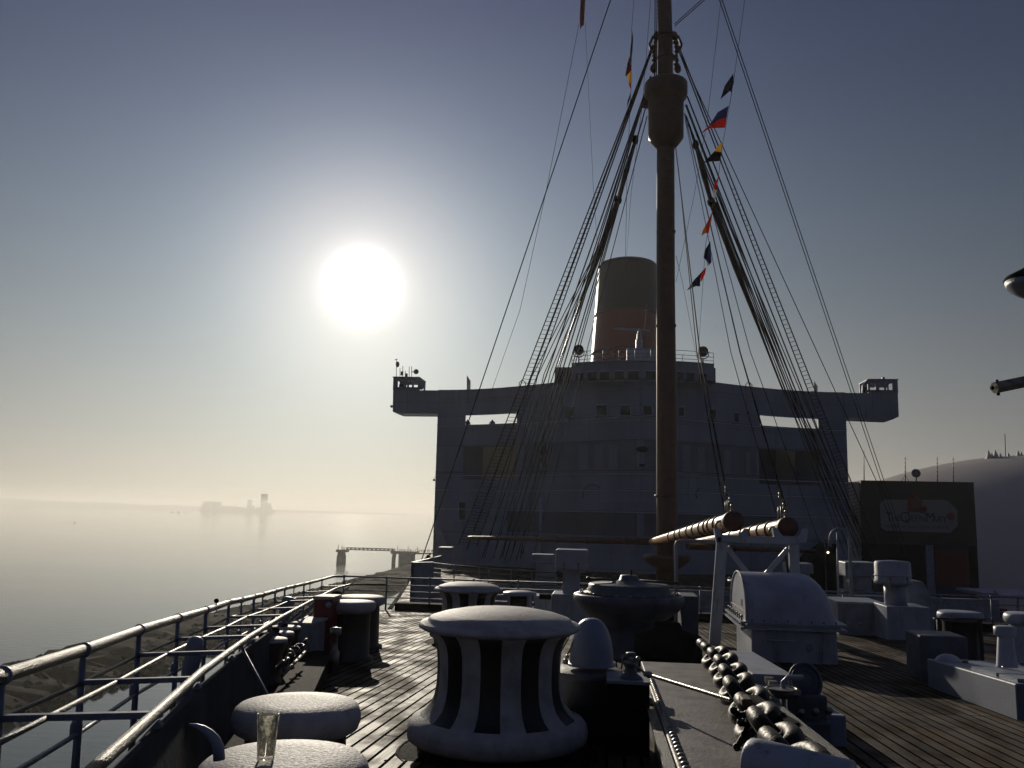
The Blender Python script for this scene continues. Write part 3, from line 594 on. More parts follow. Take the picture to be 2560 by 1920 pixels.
# people leaning in the left bridge slot
def person(x, y, Y, label):
    p = U(x, y, Y); h = 1.72; base = Vector((p.x, Y, p.z-h+.12))
    me = bpy.data.meshes.new('person')
    J = [(0, 0, .92), (0, 0, 1.15), (0, 0, 1.38), (0, 0, 1.50), (0, -.02, 1.64), (-.19, 0, 1.40), (-.26, -.10, 1.14), (-.18, -.30, 1.06), (.19, 0, 1.40), (.26, -.10, 1.14), (.18, -.30, 1.06), (-.10, 0, .88), (-.11, .02, .48), (-.11, 0, .06), (.10, 0, .88), (.12, .02, .48), (.12, 0, .06), (-.11, -.13, .04), (.12, -.13, .04)]
    Rr = [.16, .145, .17, .065, .105, .075, .055, .04, .075, .055, .04, .11, .075, .05, .11, .075, .05, .04, .04]
    Ed = [(0, 1), (1, 2), (2, 3), (3, 4), (2, 5), (5, 6), (6, 7), (2, 8), (8, 9), (9, 10), (0, 11), (11, 12), (12, 13), (0, 14), (14, 15), (15, 16), (13, 17), (16, 18)]
    me.from_pydata(J, Ed, []); o = bpy.data.objects.new('person', me); COL.objects.link(o); o.location = base
    sk = o.modifiers.new('skin', 'SKIN'); 
    for v, r in zip(me.skin_vertices[0].data, Rr): v.radius = (r, r*.85)
    me.skin_vertices[0].data[0].use_root = True
    o.modifiers.new('sub', 'SUBSURF').levels = 1; me.materials.append(M['person'])
    tag(o, label, 'person', 'people at the bridge opening')
if True:
    person(1231, 1050, 76.6, 'dark silhouetted person standing in the middle of the left bridge slot')
    person(1169, 1050, 76.6, 'dark silhouetted person at the left corner of the left bridge slot')
# ------------------------------------------------------------ mast and rigging
def mast():
    Y = 36.; b = U(1668, 1400, Y); base = Vector((b.x, Y, dz(Y)))
    t = thing('mast', base, 'tall brown ship mast with a drum-shaped crow\'s nest', 'mast')
    pts = [(1668, 1440, 27), (1668, 1300, 26), (1666, 1000, 24.5), (1664, 700, 23.3), (1664, 360, 22.5), (1663, 215, 20.5), (1663, 90, 19), (1661, 0, 18.6), (1660, -60, 18), (1659, -160, 17)]
    m = MB(); P_ = [U(x, y, Y) for x, y, r in pts]; P_[0].z = dz(Y)-.05
    m.tube(P_, [r*Y/F*1.0 for x, y, r in pts], 28); m.build('pole', 'buff', t)
    for (y, r) in ((1240, .47), (815, .43), (580, .41), (145, .40), (90, .42)):
        c = U(1665, y, Y); m = MB(); m.lathe([(r-.08, -.05), (r, -.04), (r, .04), (r-.08, .05)], c, 24)
        m.build('collar', 'buff', t)
    c = U(1665, 355, Y); zt = U(1665, 225, Y).z; m = MB(); h = zt-c.z
    m.lathe([(.40, -.30), (.62, -.02), (.76, .18), (.77, h*.55), (.78, h*.80), (.90, h*.84), (.945, h*.92), (.945, h*1.10), (.91, h*1.12), (.86, h*.92), (.74, h*.80), (.72, .3)], (c.x, Y, c.z), 40)
    cn = m.build('crows_nest', 'buff', t)
    m = MB(); q = U(1616, 262, Y); m.prism([q+Vector((-.25, -.02, 0)), q+Vector((.12, 0, -.05)), q+Vector((.12, 0, .45)), q+Vector((.02, 0, .5))], (0, .3, 0)); m.build('nest_bracket', 'buff', t)
    # blocks and shackles around the hounds
    m = MB(); rnd = random.Random(2)
    for sg in (-1, 1):
        m = MB()
        for k in range(9):
            yy = 85+k*11; xx = 1664+sg*(22+k*1.8 if k < 4 else 26+rnd.random()*3)
            m.sphere(U(xx, yy, Y), (.09+.05*rnd.random(), .1, .12), seg=8, rings=6)
        m.sphere(U(1664+sg*30, 172, Y), (.16, .12, .22), seg=10, rings=8)
        m.tube([U(1664+sg*20, 85, Y), U(1664+sg*32, 92, Y), U(1664+sg*40, 112, Y), U(1664+sg*36, 124, Y)], .06, 6)
        m.build('rigging_block', 'buff', t)
    m = MB()
    for xx in (1638, 1643): m.tube([U(xx, -20, Y-.1), U(xx-2, 215, Y-.1)], .022, 5)
    for k in range(24): m.tube([U(1638-k*.08, -15+k*10, Y-.1), U(1643-k*.08, -15+k*10, Y-.1)], .018, 4)
    m.build('ladder', 'wire', t)
    # mast table with boom heels
    z0 = U(1668, 1388, Y).z; m = MB(); m.lathe([(.45, z0-.55), (.9, z0-.25), (.95, z0-.1), (.95, z0), (.45, z0+.04)], (b.x, Y, 0), 28); m.build('mast_table', 'buff', t)
mast()
WIRES = 'wire stays running down from the mast'
def stay(pts, r=.02, label='thin dark wire stay running from the mast down to the deck', group=WIRES, m_='wire', name='rigging_wire', cat='rigging wire', seg=5):
    m = MB(); P_ = [U(*p) for p in pts]
    if len(P_) == 2:   # slight sag
        a, b = P_; P_ = [a+(b-a)*k/8+Vector((0, 0, -(b-a).length*.002*math.sin(math.pi*k/8))) for k in range(9)]
    rr = r if isinstance(r, (list, tuple)) and len(r) == len(P_) else (r[0] if isinstance(r, (list, tuple)) else r)
    if group == WIRES: rr = [q*1.35 for q in rr] if isinstance(rr, list) else rr*1.35
    m.tube(P_, rr, seg); return tag(m.build(name, m_, fix=False), label, cat, group)
def rigging():
    T, B = 36., 57.
    # ---- port side
    LB = 'thin dark wire in the left-hand bundle from mast head to deck edge'
    RB = 'thin dark wire in the right-hand bundle from mast head to deck edge'
    def ratlines(a0, b0, a1, b1, n, t0, label, Tt=T, Bb=B):
        t = thing('ratline_ladder', U(*b0, Bb), label, 'rope ladder', 'rope ladders up to the mast')
        A0, B0, A1, B1 = U(*a0, Tt), U(*b0, Bb), U(*a1, Tt), U(*b1, Bb)
        for p, q in ((A0, B0), (A1, B1)):
            m = MB(); m.tube([p, q], .034, 6); m.build('shroud', 'wire', t)
        for k in range(n):
            u = t0+(1-t0)*k/n; m = MB(); m.tube([A0.lerp(B0, u), A1.lerp(B1, u)], .014, 4); m.build('ratline', 'wire', t, fix=False)
    ratlines((1630, 118), (1146, 1362), (1633, 118), (1192, 1366), 92, .20, 'rope ladder slanting up to the mast on its left side')
    stay([(1633, 112, T), (1168, 1372, B)], .04, LB)
    ratlines((1693, 116), (2170, 1372), (1697, 116), (2192, 1366), 88, .22, 'rope ladder slanting up to the mast on its right side')
    # left bundle
    ORD = ['first', 'second', 'third', 'fourth', 'fifth', 'sixth', 'seventh', 'eighth', 'ninth', 'tenth', 'eleventh', 'twelfth', 'thirteenth', 'fourteenth', 'fifteenth']
    for (xt, yt, xb, yb, r) in ((1627, 190, 1205, 1395, .028), (1627, 190, 1232, 1397, .022), (1622, 200, 1250, 1398, .022), (1620, 215, 1262, 1400, .028),
                                (1606, 300, 1275, 1402, .024), (1600, 320, 1290, 1402, .02), (1622, 240, 1302, 1400, .02), (1618, 290, 1330, 1404, .016)):
        stay([(xt, yt, T), (xb, yb, B)], r, LB)
    for (xt, yt, xb, yb, r) in ((1718, 240, 2172, 1395, .026), (1716, 262, 2150, 1392, .024), (1714, 262, 2138, 1392, .022), (1728, 330, 2128, 1390, .026), (1712, 285, 2160, 1400, .020),
                                (1720, 310, 2185, 1410, .020), (1716, 290, 2112, 1388, .018)):
        stay([(xt, yt, T), (xb, yb, B)], r, RB)
    # topping-lift spans with thick wrapped rope: left and right
    def lift(top, mid, bot, label, Ym=46., Yb=52.):
        t = thing('topping_lift', U(*bot, Yb), label, 'tackle', 'thick topping lifts of the booms')
        a, c, d = U(*top, 38.), U(*mid, 42.), U(*bot, Yb)
        m = MB(); m.tube([a, a.lerp(c, .5), c], [.06, .14, .10], 10); m.sphere(a, (.15, .15, .24), seg=10, rings=8); m.sphere(c, (.2, .16, .26), seg=10, rings=8); m.build('tackle_block', 'blackmatt', t)
        m = MB(); m.tube([c, c.lerp(d, .3), c.lerp(d, .6), d], [.14, .17, .08, .03], 10); m.build('wrapped_spar', 'black', t)
    lift((1588, 350), (1545, 500), (1395, 915), 'thick black topping lift with blocks on the left of the mast')
    lift((1739, 362), (1778, 505), (1960, 985), 'thick black topping lift with blocks on the right of the mast')
    for k in range(5):
        stay([(1545-3*k+6, 500+8*k, 42.), (1392-16*k, 925+5*k, 52.), (1300-22*k, 1395, 57.)], .022, LB)
    for k in range(5):
        stay([(1778+3*k, 505, 42.), (1962+6*k, 985, 52.), (2135+10*k, 1370, 57.)], .022, RB)
    for key, side in ((LB, 'left'), (RB, 'right')):
        ws = [o for o in bpy.data.objects if o.get('label') == key]
        def foot(o): v = min(o.data.vertices, key=lambda q: q.co.z).co+o.location; return v.x/v.y
        for k, o in enumerate(sorted(ws, key=foot)): o['label'] = ORD[k]+' wire from the left, by its foot, in the bundle left of the mast' if side == 'left' else ORD[k]+' wire from the left, by its foot, in the bundle right of the mast'
    # single long lines
    stay([(1533, -20, 36.), (1054, 1400, 40.)], .026, 'long single dark wire from top left of the mast to the bulwark', 'outer single wires')
    stay([(1448, 58, 40.), (1365, 480, 42.), (1300, 775, 44.), (1228, 980, 48.)], .012, 'thin line hanging below the reddish flag at the top left', 'flag halyards')
    stay([(1463, 55, 60.), (1484, 480, 62.), (1493, 610, 64.)], .012, 'faint thin line right of the reddish flag, ending by the funnel', 'flag halyards')
    stay([(1585, -10, 36.), (1579, 75, 36.), (1578, 215, 36.5), (1568, 420, 38.), (1563, 680, 44.)], .010, 'thin halyard carrying the long yellow and brown pennant', 'flag halyards')
    stay([(1627, -10, 36.), (1606, 260, 38.), (1578, 480, 42.), (1565, 660, 60.)], .010, 'faint thin line between the yellow pennant and the mast', 'flag halyards')
    stay([(1792, -20, 30.), (2200, 1196, 46.), (2262, 1392, 50.)], .018, 'first of the two parallel wires far right of the mast', 'outer single wires')
    stay([(1797, -25, 30.), (2208, 1196, 46.), (2272, 1392, 50.)], .018, 'second of the two parallel wires far right of the mast', 'outer single wires')
    stay([(1693, 118, T), (2190, 1200, 50.), (2262, 1400, 54.)], .022, 'dark wire crossing over the right bridge arm near its end', 'outer single wires')
    stay([(1772, -10, T), (1686, 66, T)], .022, 'upper of two short thick wires at the top right of the mast', 'short wires at the mast top')
    stay([(1764, -10, T), (1686, 60, T)], .02, 'lower of two short thick wires at the top right of the mast', 'short wires at the mast top')
    stay([(1863, -10, 34.), (1838, 175, 34.), (1823, 270, 34.), (1806, 362, 34.), (1796, 440, 34.), (1775, 560, 34.5), (1764, 610, 35.), (1745, 890, 62.)], .010, 'thin halyard carrying the column of small signal flags', 'flag halyards')
    stay([(1804, -10, 38.), (1768, 300, 39.), (1735, 490, 40.), (1690, 705, 42.)], .010, 'faint thin line between the mast and the signal flags', 'flag halyards')
    # boom runners
    RN = 'wires from the mast to the boom heads'
    stay([(1688, 359, T), (1751, 890, 24.), (1824, 1272, 17.)], .020, 'outer wire from the mast down to the nearer boom head', RN)
    stay([(1696, 420, T), (1742, 880, 24.), (1812, 1285, 17.)], .016, 'inner wire from the mast down to the nearer boom head', RN)
    stay([(1711, 283, T), (1850, 880, 24.), (1963, 1265, 17.)], .020, 'wire from the mast down to the right-hand boom head', RN)
    stay([(1713, 300, T), (1827, 880, 30.), (1940, 1282, 20.)], .013, 'thin wire running beside the right-hand boom runner', RN)
    stay([(1716, 290, T), (1876, 880, 40.), (2050, 1360, 42.)], .018, 'thin wire ending at the low pipe right of the boom crutch', RN)
    stay([(1690, 640, T), (1705, 700, 50), (1742, 895, 68)], .012, 'short thin wire from the mast to the right searchlight', RN)
    # wire hoops on bridge edges
    for x, y in ((1306, 955), (1872, 960)):
        m = MB(); m.tube([U(x-8, y+14, 69), U(x-8, y+2, 69), U(x, y-6, 69), U(x+8, y+2, 69), U(x+8, y+14, 69)], .04, 6); m.build('ladder_hoop', 'railgrey', SHIP)
rigging()
def flags():
    def flag(polys, Y, label, name='signal_flag', wav=.05):
        m = MB(); rnd = random.Random(len(polys)*7+int(Y*3)+int(polys[0][0][0][0])); ms = []
        for pts, c in polys:
            if c not in ms: ms.append(c)
            P_ = [U(x, y, Y+wav*math.sin(x*.35+y*.2)*2) for x, y in pts]; m.prism(P_, (0, .012, 0), ms.index(c))
        return tag(m.build(name, ms), label, 'flag', 'signal flags on the halyards')
    flag([([(1833, 184), (1824, 225), (1828, 232), (1835, 205)], 'f_navy'), ([(1833, 184), (1812, 214), (1824, 228)], 'f_navy'), ([(1812, 214), (1801, 248), (1824, 228)], 'f_navy')], 34., 'small navy pennant, topmost of the flags right of the mast')
    flag([([(1822, 264), (1817, 292), (1795, 300), (1778, 312), (1770, 318), (1795, 280)], 'f_blue'), ([(1817, 292), (1813, 319), (1782, 320), (1770, 322), (1752, 336), (1760, 325), (1778, 312), (1795, 300)], 'f_red')], 34., 'blue and red pointed flag right of the mast')
    flag([([(1808, 355), (1803, 380), (1786, 378), (1794, 366)], 'f_yellow'), ([(1803, 380), (1800, 402), (1772, 404), (1758, 408), (1770, 395), (1786, 378)], 'f_black')], 34., 'yellow and black pointed flag right of the mast')
    flag([([(1797, 441), (1791, 475), (1783, 470), (1788, 455)], 'f_red'), ([(1791, 475), (1788, 496), (1782, 487), (1783, 470)], 'f_white')], 34., 'narrow folded red and white flag below the yellow and black one')
    flag([([(1782, 525), (1779, 548), (1772, 582), (1762, 583), (1770, 552)], 'f_red'), ([(1770, 552), (1762, 583), (1754, 590), (1756, 577)], 'f_yellow')], 34., 'folded red flag with a yellow edge')
    flag([([(1776, 603), (1779, 655), (1774, 662), (1765, 650)], 'f_blue'), ([(1776, 603), (1765, 650), (1759, 644), (1762, 625)], 'f_navy'), ([(1765, 650), (1774, 662), (1768, 665)], 'f_white')], 34.4, 'folded navy flag with a pale tip')
    flag([([(1766, 667), (1763, 684), (1755, 702), (1752, 704), (1752, 688)], 'f_red'), ([(1766, 667), (1752, 688), (1750, 716), (1740, 715), (1717, 726), (1735, 700)], 'f_navy')], 34.6, 'dark pointed flag with a red patch, lowest of the column', wav=.03)
    flag([([(1452, -10), (1464, -10), (1461, 35), (1460, 62), (1454, 66), (1451, 75), (1449, 50)], 'f_rust')], 40., 'dark reddish flag hanging at the top left')
    flag([([(1582, 75), (1583, 100), (1581, 130), (1577, 160), (1574, 160), (1576, 120)], 'f_brown'), ([(1577, 160), (1579, 175), (1566, 190), (1563, 190), (1568, 160), (1574, 140)], 'f_rust'), ([(1574, 172), (1579, 168), (1579, 208), (1572, 209), (1569, 190)], 'f_yellow'), ([(1579, 208), (1577, 222), (1574, 218), (1572, 209)], 'f_red')], 36., 'long twisted pennant with yellow and red bands left of the mast')
    flag([([(1576, 232), (1576, 245), (1567, 270), (1569, 252)], 'f_brown')], 36.2, 'thin brown streamer under the yellow pennant')
flags()
# ------------------------------------------------------------ boom derricks
def boom(a, b, ra, rb, label, rings=(), head=True, m_='buffy'):
    a = Vector(a); b = Vector(b); t = thing('cargo_boom', b, label, 'cargo boom', 'cargo booms stowed around the mast')
    m = MB(); m.tube([a, a.lerp(b, .5), a.lerp(b, .97), b], [ra, (ra+rb)/2, rb, rb*.9], 20); m.build('spar', m_, t)
    d = (b-a).normalized()
    for u in rings:
        m = MB(); c = a.lerp(b, u); r = ra+(rb-ra)*u; m.lathe([(r-.01, -.04), (r+.025, -.035), (r+.025, .035), (r-.01, .04)], c, 20, axis=d); m.build('band', 'buff', t)
    if head:
        m = MB(); m.lathe([(rb*.9, -.3), (rb*1.10, -.25), (rb*1.16, -.05), (rb*1.08, .05), (0, .10)], b, 24, axis=d); m.build('head_fitting', 'buff', t)
        for o in (-.55, -.8): m = MB(); m.tube([b+d*o+Vector((0, 0, rb)), b+d*o+Vector((0, 0, rb+.22))], .018, 6); m.build('pin', 'steel', t)
        m = MB(); m.ring(b+d*-.2+Vector((0, 0, rb+.07)), (1, 0, 0), .05, .018, 12, 6); m.build('eye_ring', 'steel', t)
        m = MB(); m.ring(b+d*-.5+Vector((-rb, 0, -.05)), (0, 1, .4), .07, .02, 12, 6); m.build('eye_ring', 'steel', t)
        m = MB()
        for k in range(5): m.ring(b+d*-.2+Vector((-.03*k, 0, rb+.12+.085*k)), (1, 0, 0) if k % 2 else (0, 1, 0), .035, .013, 10, 5)
        m.build('shackle_chain', 'steel', t)
def booms():
    boom(U(1630, 1354, 34), U(1834, 1303, 14.2), .125, .145, 'buff cargo boom whose head rests on the left end of the crutch', (.45, .55, .62, .70, .76, .82, .86, .89, .93))
    boom(U(1730, 1358, 34), U(1970, 1318, 14.2), .12, .142, 'buff cargo boom whose head rests on the right end of the crutch', (.55, .66, .76, .83, .88, .93))
    boom(U(1640, 1354, 35.2), U(1172, 1344, 47), .145, .10, 'long horizontal boom lying out to the left behind the capstans', (.12, .3, .45, .56, .68, .8), False, 'buff')
    boom(U(1720, 1366, 35.2), U(2062, 1379, 42), .13, .09, 'long horizontal boom lying out to the right behind the crutch', (.3, .5, .7), False, 'buff')
    # crutch
    Y = 14.1; b = D(1790, 1612); t = thing('boom_crutch', (U(1890, 1500, Y).x, Y, b.z), 'white steel trestle carrying the two boom heads', 'trestle')
    zb = dz(Y)
    m = MB(); a0 = U(1806, 1350, Y); a1 = U(1786, 1600, Y); a1.z = zb; m.bar(a0+Vector((0, 0, .05)), a1, .17, .10, up=(0, 1, 0)); m.build('leg', 'white', t, bevel=.01)
    m = MB(); c0 = U(1984, 1360, Y); c1 = U(1990, 1600, Y); c1.z = zb; m.bar(c0+Vector((0, 0, .05)), c1, .15, .10, up=(0, 1, 0)); m.build('leg', 'white', t, bevel=.01)
    m = MB(); m.bar(U(1802, 1346, Y), U(1992, 1353, Y), .14, .11); m.build('cross_beam', 'white', t, bevel=.02)
    for p, q in (((1818, 1368), (1882, 1450)), ((1970, 1372), (1902, 1450))):
        m = MB(); m.bar(U(*p, Y), U(*q, Y), .075, .05, up=(0, 1, 0)); m.build('brace', 'white', t)
    for p, q in (((1812, 1372), (1799, 1470)), ((1962, 1372), (1976, 1470))):
        m = MB(); m.tube([U(*p, Y), U(*q, Y)], .02, 8); m.build('tie_rod', 'rail', t)
    for x in (1828, 1975):
        m = MB(); c = U(x, 1340, Y); m.prism([c+Vector((-.24, -.05, -.1)), c+Vector((.24, -.05, -.1)), c+Vector((.27, -.05, .12)), c+Vector((.21, -.05, .12)), c+Vector((.12, -.05, -.0)), c+Vector((-.12, -.05, -.0)), c+Vector((-.21, -.05, .12)), c+Vector((-.27, -.05, .12))], (0, .12, 0)); m.build('saddle', 'white', t)
    m = MB(); m.bar(U(1880, 1452, Y)+Vector((-.3, 0, 0)), U(1905, 1452, Y)+Vector((.3, 0, 0)), .06, .06); m.build('lower_tie', 'white', t)
booms()
# ------------------------------------------------------------ capstans
def capstan(c, label, prefix=None):
    t = thing('capstan', c, label, 'capstan', 'striped capstans'); x, y, z = c
    prof = [(.385, .738), (.43, .736), (.48, .742), (.502, .755), (.505, .768), (.490, .783), (.448, .790), (.445, .803), (.432, .814), (.36, .837), (.25, .858), (.12, .868), (0, .87)]
    m = MB(); m.lathe(prof, c, 72); m.build('cap', 'white_wet', t)
    body = [(.48, .0), (.495, .08), (.525, .095), (.548, .11), (.553, .15), (.545, .19), (.524, .215), (.482, .235), (.445, .262), (.412, .30), (.392, .35), (.382, .41), (.379, .48), (.381, .56), (.386, .62), (.400, .67), (.425, .71), (.455, .738)]
    seg = 80
    def mf(i, k):
        if i < 2: return 1
        if i < 7: return 0
        return 1 if ((k+62) % 8) < 4 else 0
    m = MB(); m.lathe(body, c, seg, mf=mf); m.build('drum', ['white_wet', 'black'], t)
    m = MB(); m.lathe([(.62, -.005), (.615, .012), (.58, .018), (.48, .02)], c, 48); m.ring((x, y, z+.012), (0, 0, 1), .60, .010, 48, 6); m.build('base_ring', 'blackmatt', t)
    return t
c1 = D(1242, 1885); CAP = capstan(Vector((c1.x, c1.y, dz(c1.y))), 'big black and white striped capstan nearest the camera')
copy_tree(CAP, loc=(U(1172, 1480, 12.7).x, 12.7, dz(12.7)), label='smaller looking black and white striped capstan farther back by the fence')
def bollard(c, h, r, label, cap='white_wet', post='black', grp='round capped mooring bollards'):
    t = thing('bollard', c, label, 'bollard', grp)
    m = MB(); m.lathe([(r*.95, -.02), (r*.95, .03), (r*.8, .05), (r*.78, h-.12), (r*.86, h-.09)], c, 40); m.build('post', post, t)
    m = MB(); m.lathe([(r*.80, h-.13), (r*.96, h-.105), (r*1.0, h-.075), (r*.995, h-.045), (r*.96, h-.02), (r*.90, h-.006), (r*.5, h+.002), (0, h+.004)], c, 48); m.build('cap', cap, t)
    return t
b2 = U(745, 1755, 3.72); bollard(Vector((b2.x, 3.72, dz(3.72))), b2.z-dz(3.72), .27, 'white capped bollard just behind the one carrying the glass')
b1 = U(712, 1893, 2.72); B1Z = b1.z; bollard(Vector((b1.x, 2.72, dz(2.72))), b1.z-dz(2.72), .265, 'white capped bollard with a drinking glass on top')
f1 = U(880, 1502, 10.1); bollard(Vector((f1.x, 10.1, dz(10.1))), f1.z-dz(10.1), .285, 'dark bollard with white top standing right of the red post')
f2 = U(893, 1487, 11.5); bollard(Vector((f2.x+.05, 11.5, dz(11.5))), U(893, 1489, 11.5).z-dz(11.5), .33, 'dark bollard with white top half hidden behind its twin')
def glass():
    g = Zp(664, 1900, B1Z+.005); t = thing('drinking_glass', g, 'clear empty drinking glass standing on the nearest bollard cap', 'glass')
    rt, rb, h = .0345*g.y/2.7*1.0, .025*g.y/2.7, .138*g.y/2.7
    m = MB(); m.lathe([(0, 0), (rb, 0), (rb+.001, .004), (rt, h), (rt-.0012, h+.0008), (rt-.0024, h), (rb-.0015, .016), (0, .014)], g, 48); m.build('tumbler', 'glass', t)
glass()
# ------------------------------------------------------------ left rails
def left_rails():
    inner_px = [(205, 1950), (260, 1900), (500, 1683), (620, 1595), (700, 1545), (770, 1507), (840, 1471), (876, 1461)]
    IP = [D(x, y, .62) for x, y in inner_px]
    t = thing('deck_edge_rail', IP[2], 'thick wet tube handrail along the left deck edge', 'railing')
    m = MB(); m.tube([*IP, U(900, 1461, IP[-1].y+.05), U(966, 1462, IP[-1].y+.1)], .0185, 14); m.build('handrail', 'rail', t)
    for (a, b) in (((620, 1638), (690, 1735)),):
        p = D(600, 1611, .6); q = p+Vector((.5, -.25, -.55)); m = MB(); m.tube([p, q], .010, 8); m.build('stay_rod', 'railgrey', t)
    # bulwark plate beneath the rail
    m = MB(); vs = []; ys = [1.0, 1.6, 2.2, 2.8, 3.4, 4.2, 5.2, 7, 9, 12, 16, 20]
    def ix(y): return Ldeck(y)+.02
    for y in ys:
        top = .55 if y < 7 else max(.10, .55-(y-7)*.12)
        vs += [(ix(y)-.03, y, dz(y)-.05), (ix(y)-.05, y, dz(y)+top), (ix(y)-.02, y, dz(y)+top), (ix(y), y, dz(y)-.05)]
    m.add(vs, [(i*4+j, i*4+(j+1) % 4, i*4+4+(j+1) % 4, i*4+4+j) for i in range(len(ys)-1) for j in range(4)]); m.build('bulwark_plate', 'bulwark', t)
    # curved bracket
    m = MB(); m.tube([U(a, b, 2.5) for a, b in ((474, 1810), (490, 1814), (508, 1822), (524, 1834), (538, 1850), (546, 1868), (548, 1900))], [.002, .006, .010, .013, .015, .016, .017], 10); m.build('curved_bracket', 'grey', t)
    # low timber waterway lip lit by the sun
    m = MB(); 
    for y0, y1 in ((1.2, 3.2), (3.4, 8.)): m.bar((ix(y0)+.28, y0, dz(y0)+.03), (ix(y1)+.28, y1, dz(y1)+.03), .05, .07)
    m.build('waterway_strip', 'rust', t)
    # outer outrigger rail
    rings = [(-160, 1750), (5, 1690), (209, 1625), (348, 1575), (445, 1546), (515, 1526), (572, 1506), (604, 1500), (635, 1492), (657, 1487), (688, 1478), (712, 1471), (735, 1466), (760, 1460), (775, 1457), (805, 1449)]
    O = [D(x, y, .70) for x, y in rings]
    O[0] = O[1]+(O[1]-O[2])*1.1
    # straighten slightly: fit along the measured points
    t = thing('outrigger_railing', (O[3].x, O[3].y, dz(O[3].y)), 'outer tube railing on brackets overhanging the water on the left', 'railing')
    end = [U(822, 1444, 19.2), U(835, 1441, 20.1), U(858, 1441, 20.4)]
    m = MB(); m.tube([*O, *end], .027, 14); m.build('top_rail', 'rail', t)
    def lower(k, w): p = O[k]; return Vector((p.x+.02*w, p.y, p.z-w))
    for w, r, c in ((.145, .010, 'rail'), (.36, .012, 'railgrey'), (.58, .011, 'railgrey')):
        m = MB(); m.tube([lower(k, w) for k in range(len(O))], r, 8); m.build('lower_rail', c, t)
    # intermediate longitudinal rail on the crossbars
    m = MB(); mids = []
    for k in range(len(O)):
        p = O[k]; xi = ix(p.y); mids.append(Vector((p.x+.30*(xi-p.x), p.y, p.z-.13)))
    m.tube(mids[:12], .011, 8); m.build('walkway_rail', 'rail', t)
    for k in range(len(O)):
        p = O[k]; xi = ix(p.y); thin = k >= 2 and k in (7, 9, 12, 14)
        m = MB(); m.tube([p, p+Vector((.01, 0, -.35)), p+Vector((.02, 0, -.9))], [.014, .017, .022] if not thin else [.009, .01, .01], 8)
        m.lathe([(.012, -.03), (.028, -.02), (.03, .0), (.028, .02), (.012, .03)], p, 12, axis=(O[min(k+1, len(O)-1)]-O[max(k-1, 0)]).normalized())
        m.ring(p, (O[min(k+1, len(O)-1)]-O[max(k-1, 0)]), .027, .009, 14, 6); m.lathe([(.017, -.38), (.026, -.36), (.026, -.32), (.017, -.30)], p, 10); m.build('stanchion', 'railgrey', t)
        if not thin:
            m = MB(); m.bar(p+Vector((0, 0, -.14)), (xi-.02, p.y, dz(p.y)+.60), .03, .022); m.build('crossbar', 'railgrey', t)
            m = MB(); m.bar(p+Vector((.1, .02, -.55)) if k > 3 else p+Vector((.05, 0, -.75)), (xi-.03, p.y+.02, dz(p.y)+.57), .022, .022); m.build('strut', 'railgrey', t)
    # rounded posts
    for (x, y, Y, lab) in ((492, 1592, 5.2, 'rounded grey post between the rails, nearer one'), (722, 1492, 11.4, 'rounded grey post between the rails, farther one')):
        c = U(x, y, Y); m = MB(); r = .048 if Y < 6 else .085
        m.lathe([(r*.75, -1.0), (r*.8, -.3), (r*1.05, -.2), (r*1.1, -.06), (r*.9, -.015), (r*.5, .0), (0, .004)], c, 20, axis=(.14, 0, 1)); tag(m.build('fender_post', 'grey'), lab, 'post', 'rounded posts between the left rails')
    c = U(541, 1502, 7.4); m = MB(); m.sphere(c, (.022, .02, .02)); m.tube([c, c+Vector((.01, 0, -.09))], .006, 6); m.sphere(c+Vector((.02, 0, -.06)), .012); m.build('rail_clamp', 'blackmatt', t)
left_rails()
